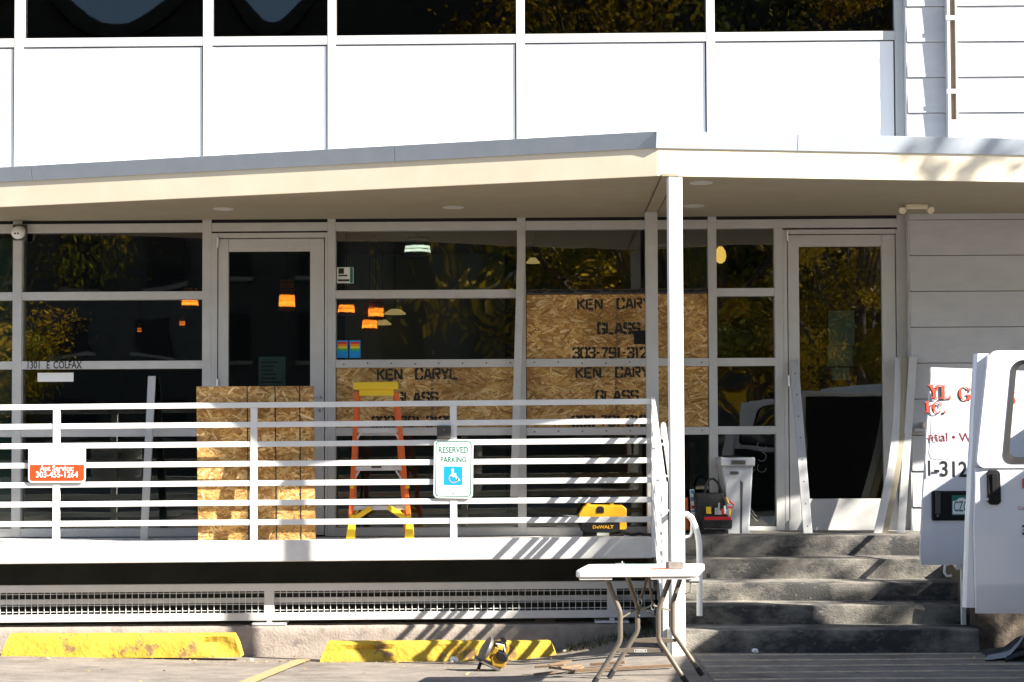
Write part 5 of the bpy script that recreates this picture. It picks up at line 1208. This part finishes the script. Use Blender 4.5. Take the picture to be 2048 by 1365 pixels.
p=Rp(1902,1022); text(pl,'plate_letters','CZG',M['plategreen'],(p.x,ry(p.z,.0172),p.z),.094,sx=.50,bold=.001)
p=Rp(1914,1028.5); text(pl,'plate_state','COLO',M['plategreen'],(p.x,ry(p.z,.0172),p.z),.026,sx=.8)
# side door held open
YS=-5.30; Sp=lambda a,b,y=YS: U(a,b,y)
BT=[(Sp(a,b).z,Sp(a,b).x) for a,b in ((1980,702),(1968,765),(1956,850),(1947,950),(1944,1060),(1947,1150),(1951,1226))]
FT=[(Sp(a,b).z,Sp(a,b).x) for a,b in ((1958,706),(1951,765),(1944,850),(1937,960),(1932,1060),(1930,1150),(1929,1216))]
zs_t,zs_b=Sp(1990,701).z,Sp(1990,1227).z; zbelt=Sp(1990,936).z; XS=3.26
cre=Sp(1990,1187).z
low=door_grid(BT,XS,zs_b,zbelt,YS,.0,.045,nz=18,nx=12,crease=cre)
def sbul(z): t=(z-1.05)/.75; return .06*(1-t*t)
low.v=[Vector((v.x,v.y-sbul(v.z),v.z)) for v in low.v]
sd_=low.build('side_door',M['vanwhite'],van,smooth=True); sd_['label']='open white side door nearest the camera with black handle and window'
# ring around the window
cxw,czw=(Sp(1999,830).x+XS-.07)/2,(Sp(1990,722).z+Sp(1990,926).z)/2; ww=XS-.07-Sp(1999,830).x; hw=Sp(1990,722).z-Sp(1990,926).z
def lean(P):  # follow the slanted front edge
    out=[]
    for (x,y,z) in P:
        t=(interp(BT,z)-interp(BT,zbelt)); f=1-smooth(Sp(1960,900).x,XS,x); out.append(Vector((x+t*f,YS-sbul(z),z)))
    return out
def sring(x0,x1,z0,z1,r): return rrect((x0+x1)/2,(z0+z1)/2,x1-x0,z1-z0,r,0,n=8)
xb=interp(BT,zbelt)
outer=sring(xb,XS,zbelt,zs_t,.045); inner=sring(cxw-ww/2,cxw+ww/2,czw-hw/2,czw+hw/2,.05)
mb=MB(); ring(mb,lean(outer),lean(inner)); ring(mb,[v+Vector((0,.045,0)) for v in lean(outer)],[v+Vector((0,.045,0)) for v in lean(inner)]); ring(mb,lean(outer),[v+Vector((0,.045,0)) for v in lean(outer)]); ring(mb,lean(inner),[v+Vector((0,.045,0)) for v in lean(inner)])
mb.build('window_surround',M['vanwhite'],sd_,smooth=False)
rub_o=[v+Vector((0,-.004,0)) for v in lean(sring(cxw-ww/2-.004,cxw+ww/2+.004,czw-hw/2-.004,czw+hw/2+.004,.05))]; rub_i=[v+Vector((0,.004,0)) for v in lean(sring(cxw-ww/2+.026,cxw+ww/2-.026,czw-hw/2+.028,czw+hw/2-.016,.04))]
mb=MB(); ring(mb,rub_o,rub_i); ring(mb,rub_i,[v+Vector((0,.03,0)) for v in rub_i]); mb.build('window_seal',M['black'],sd_,fix=False)
MB().poly([v+Vector((0,.012,0)) for v in rub_i]).build('window_glass',M['vanglass'],sd_,fix=False)
MB().box(Sp(1975,1).x,XS-.03,YS+.0,YS+.055,zs_b+.05,zbelt-.02).build('inner_trim',M['black'],sd_)
# inner flange seen beyond the leading edge
mb=MB(); N=24
for j in range(N+1):
    z=lerp(Sp(1990,1216).z,Sp(1990,706).z,j/N); x=interp(FT,z)
    for (dx,dy) in ((0,.065),(.012,.05),(.10,.047),(.10,.09),(0,.09)): mb.v.append(Vector((x+dx,YS-sbul(z)+dy,z)))
for j in range(N):
    for i in range(5): a=j*5; mb.f.append((a+i,a+(i+1)%5,a+5+(i+1)%5,a+5+i)); mb.c.append(None)
mb.f.append((0,1,2,3,4)); mb.f.append(tuple(N*5+i for i in (4,3,2,1,0))); mb.c+=[None,None]
mb.build('inner_flange',M['vanwhite'],sd_,smooth=True)
def sy(z,o=0): return YS-sbul(z)-o
P=rrect((Sp(1956,1).x+Sp(1980,1).x)/2,(Sp(1960,940).z+Sp(1960,1009).z)/2,Sp(1981,1).x-Sp(1955,1).x,Sp(1960,940).z-Sp(1960,1009).z,.022,0)
MB().prism([(x,sy(z,.010),z) for x,y,z in P],(0,.02,0)).build('handle_bezel',M['black'],sd_,bevel=.004,segs=2)
MB().box(Sp(1963,1).x,Sp(1975,1).x,sy(Sp(1960,970).z,.016),sy(Sp(1960,970).z,.011),Sp(1960,988).z,Sp(1960,946).z).build('handle_pocket',M['black'],sd_,bevel=.003)
p=Sp(1967,998); MB().lathe((p.x,sy(p.z,.010),p.z),(0,-1,0),[(0,.009),(.004,.007)],12).build('lock',M['steel'],sd_)
def stext(body,a,b,h,mat,bold=0,sx=1): p=Sp(a,b); return text(sd_,'door_lettering',body,M[mat],(p.x,sy(p.z+.01,.006),p.z),h,bold=bold,sx=sx)
stext('KEN CARYL',2037,975,.062,'redlet',.003,1.1); stext('Commercial • Residential',2028,1019,.026,'red'); stext('303-791-3122',2036,1068,.066,'inkblack',.002,.9)

# ------------------------------------------------------------------ trees (shading the right side, and those mirrored in the glass)
PAL={'gold':[(.55,.34,.02),(.45,.29,.02),(.26,.22,.025),(.60,.38,.03),(.15,.14,.02)],'green':[(.06,.09,.02),(.09,.11,.02),(.14,.14,.025),(.05,.07,.02),(.20,.17,.03)],'mix':[(.30,.25,.02),(.12,.14,.02),(.42,.28,.02),(.07,.09,.018),(.50,.33,.03)]}
def tree_mesh(seed,h,rad,pal,nclump,nleaf,leaf,base=.35,extra=(),spread=(.16,.34)):
    rnd=random.Random(seed); tr=MB(); P=[Vector((rnd.gauss(0,.02*i),rnd.gauss(0,.02*i),h*.8*i/7)) for i in range(8)]
    tr.tube(P,[h*.022*(1-.75*i/7)+.01 for i in range(8)],9); cl=[]
    for k in range(nclump):
        while True:
            u=Vector((rnd.uniform(-1,1),rnd.uniform(-1,1),rnd.uniform(-1,1)))
            if .25<u.length<1: break
        cl.append(Vector((u.x*rad,u.y*rad,h*(1+base)/2+u.z*h*(1-base)/2)))
    for c in cl[:max(8,nclump//3)]:
        t=max(.25,min(.95,(c.z/h)*.75)); s=P[int(t*7)]; m=s.lerp(c,.5)+Vector((0,0,-.04*h)); tr.tube([s,m,c],[h*.007,h*.004,h*.001],6)
    cr=MB(); cols=PAL[pal]
    for c,rr,nl in [(Vector(e[0]),e[1],e[2]) for e in extra]+[(c,rad*rnd.uniform(*spread),nleaf) for c in cl]:
        cc=rnd.choice(cols); br=rnd.uniform(.35,1.25); cc=tuple(k*br for k in cc)
        for k in range(nl):
            p=c+Vector((rnd.gauss(0,1),rnd.gauss(0,1),rnd.gauss(0,.75)))*rr*.6; s=leaf*rnd.uniform(.6,1.3)
            a=Vector((rnd.gauss(0,1),rnd.gauss(0,1),rnd.gauss(0,1))).normalized(); b=a.orthogonal().normalized()
            f=rnd.uniform(.7,1.3); cr.poly([p-a*s,p-b*s*.55,p+a*s,p+b*s*.55],(cc[0]*f,cc[1]*f,cc[2]*f))
    return tr,cr
def tree(name,label,loc,mesh,group=None,rz=0,sc=1):
    o=thing(name,label,'tree',loc,group); tr,cr=mesh
    for m,nm,mt in ((tr,'trunk','bark'),(cr,'crown','leafmat')):
        c=MB(); c.f=m.f; c.c=m.c; c.v=[v+Vector(loc) for v in m.v]; c.build(nm,M[mt],o,fix=False,smooth=(nm=='trunk'))
    o.rotation_euler.z=rz; o.scale=(sc,)*3; return o
def tcopy(src,label,loc,rz,sc,group):
    o=src.copy(); scene.collection.objects.link(o); o.location=loc; o.rotation_euler.z=rz; o.scale=(sc,)*3; o['label']=label; o['group']=group
    for ch_ in src.children: d=ch_.copy(); scene.collection.objects.link(d); d.parent=o
    return o
# crown whose shadow falls on the right end of the canopy and the steps
L_=11.0; av=.05; tc=Vector((L_*.903+av*.429,-L_*.429+av*.903,0)); 
SV=lambda a,v: (a*.429,a*.903,v+.662*L_)
er=random.Random(44); EX=[]
for k in range(17):
    t=er.random()*1.05; EX.append((SV(lerp(-.60,-.02,t)-av,lerp(1.35,.80,t)+er.uniform(-.17,.17)),er.uniform(.05,.11),er.randint(3,6)))
EX+=[(SV(a-av,v),.26,60) for a,v in ((-.5,.0),(-.38,.15),(-.3,-.15),(-.45,-.3),(-.2,.05),(-.1,-.3),(.1,-.1),(.2,-.5),(.0,-.7),(-.3,-.5),(-.42,.02))]
EX+=[(SV(a-av,v),.12,42) for a,v in ((-.55,-.06),(-.62,-.12),(-.5,-.14),(-.58,-.22),(-.47,-.04),(-.52,-.3),(-.40,-.08))]
shade=tree_mesh(5,7.5,1.1,'mix',30,60,.07,base=.60,extra=EX)
tree('street_tree','autumn tree outside the frame at right whose leaf shadows dapple the canopy and steps',(tc.x,tc.y,0),shade)
gm=tree_mesh(21,11,3.6,'gold',120,300,.06,base=.12,spread=(.08,.20)); mm=tree_mesh(22,12,4.2,'mix',130,300,.065,base=.10,spread=(.08,.20))
GR='autumn trees mirrored in the windows'
t1=tree('autumn_tree','golden tree mirrored at the left of the left window',(-14.0,-26,0),gm,GR)
t2=tree('autumn_tree','green and gold tree mirrored in the right door glass',(8.4,-30,0),mm,GR)
tcopy(t1,'golden tree mirrored above the boarded bay',(3.6,-31,0),1.3,1.05,GR); tcopy(t1,'nearest golden tree mirrored in the middle of the right door',(7.0,-22,0),5.2,.8,GR); tcopy(t2,'dark green and gold tree mirrored in the upper middle windows',(2.2,-37,0),2.2,1.75,GR)
tcopy(t1,'golden tree mirrored in the narrow window by the right door',(11.5,-33,0),3.9,1.55,GR); tcopy(t2,'broad tree mirrored at the far right of the upper windows',(16.5,-31,0),4.4,1.5,GR)
# building across the street, only visible as a dark mass in the reflections
fb=thing('far_brick_building','dark brick building across the street, mirrored in the glass behind trees','building',(-2,-52,0))
MB().box(-30,-8,-64,-52,0,19.7).build('brick_wall',M['brick'],fb); MB().box(-30.3,-8.01,-64.2,-51.7,19.7,20.1).build('cornice',M['brick'],fb)
MB().box(-8,34,-66,-52.01,0,25).build('tall_wing',M['brick'],fb); MB().box(-8.3,34.3,-66.2,-51.7,25,25.7).build('cornice',M['greydark'],fb)
for fl_ in range(3):
    for k in range(14):
        x=-23+k*3.4; z=1.2+fl_*3.4; w_=MB().box(x,x+1.5,-52.04,-51.9,z,z+1.9).build('window',M['black'],fb); MB().box(x-.1,x+1.6,-51.98,-51.8,z-.18,z-.02).build('sill',M['concrete'],w_)
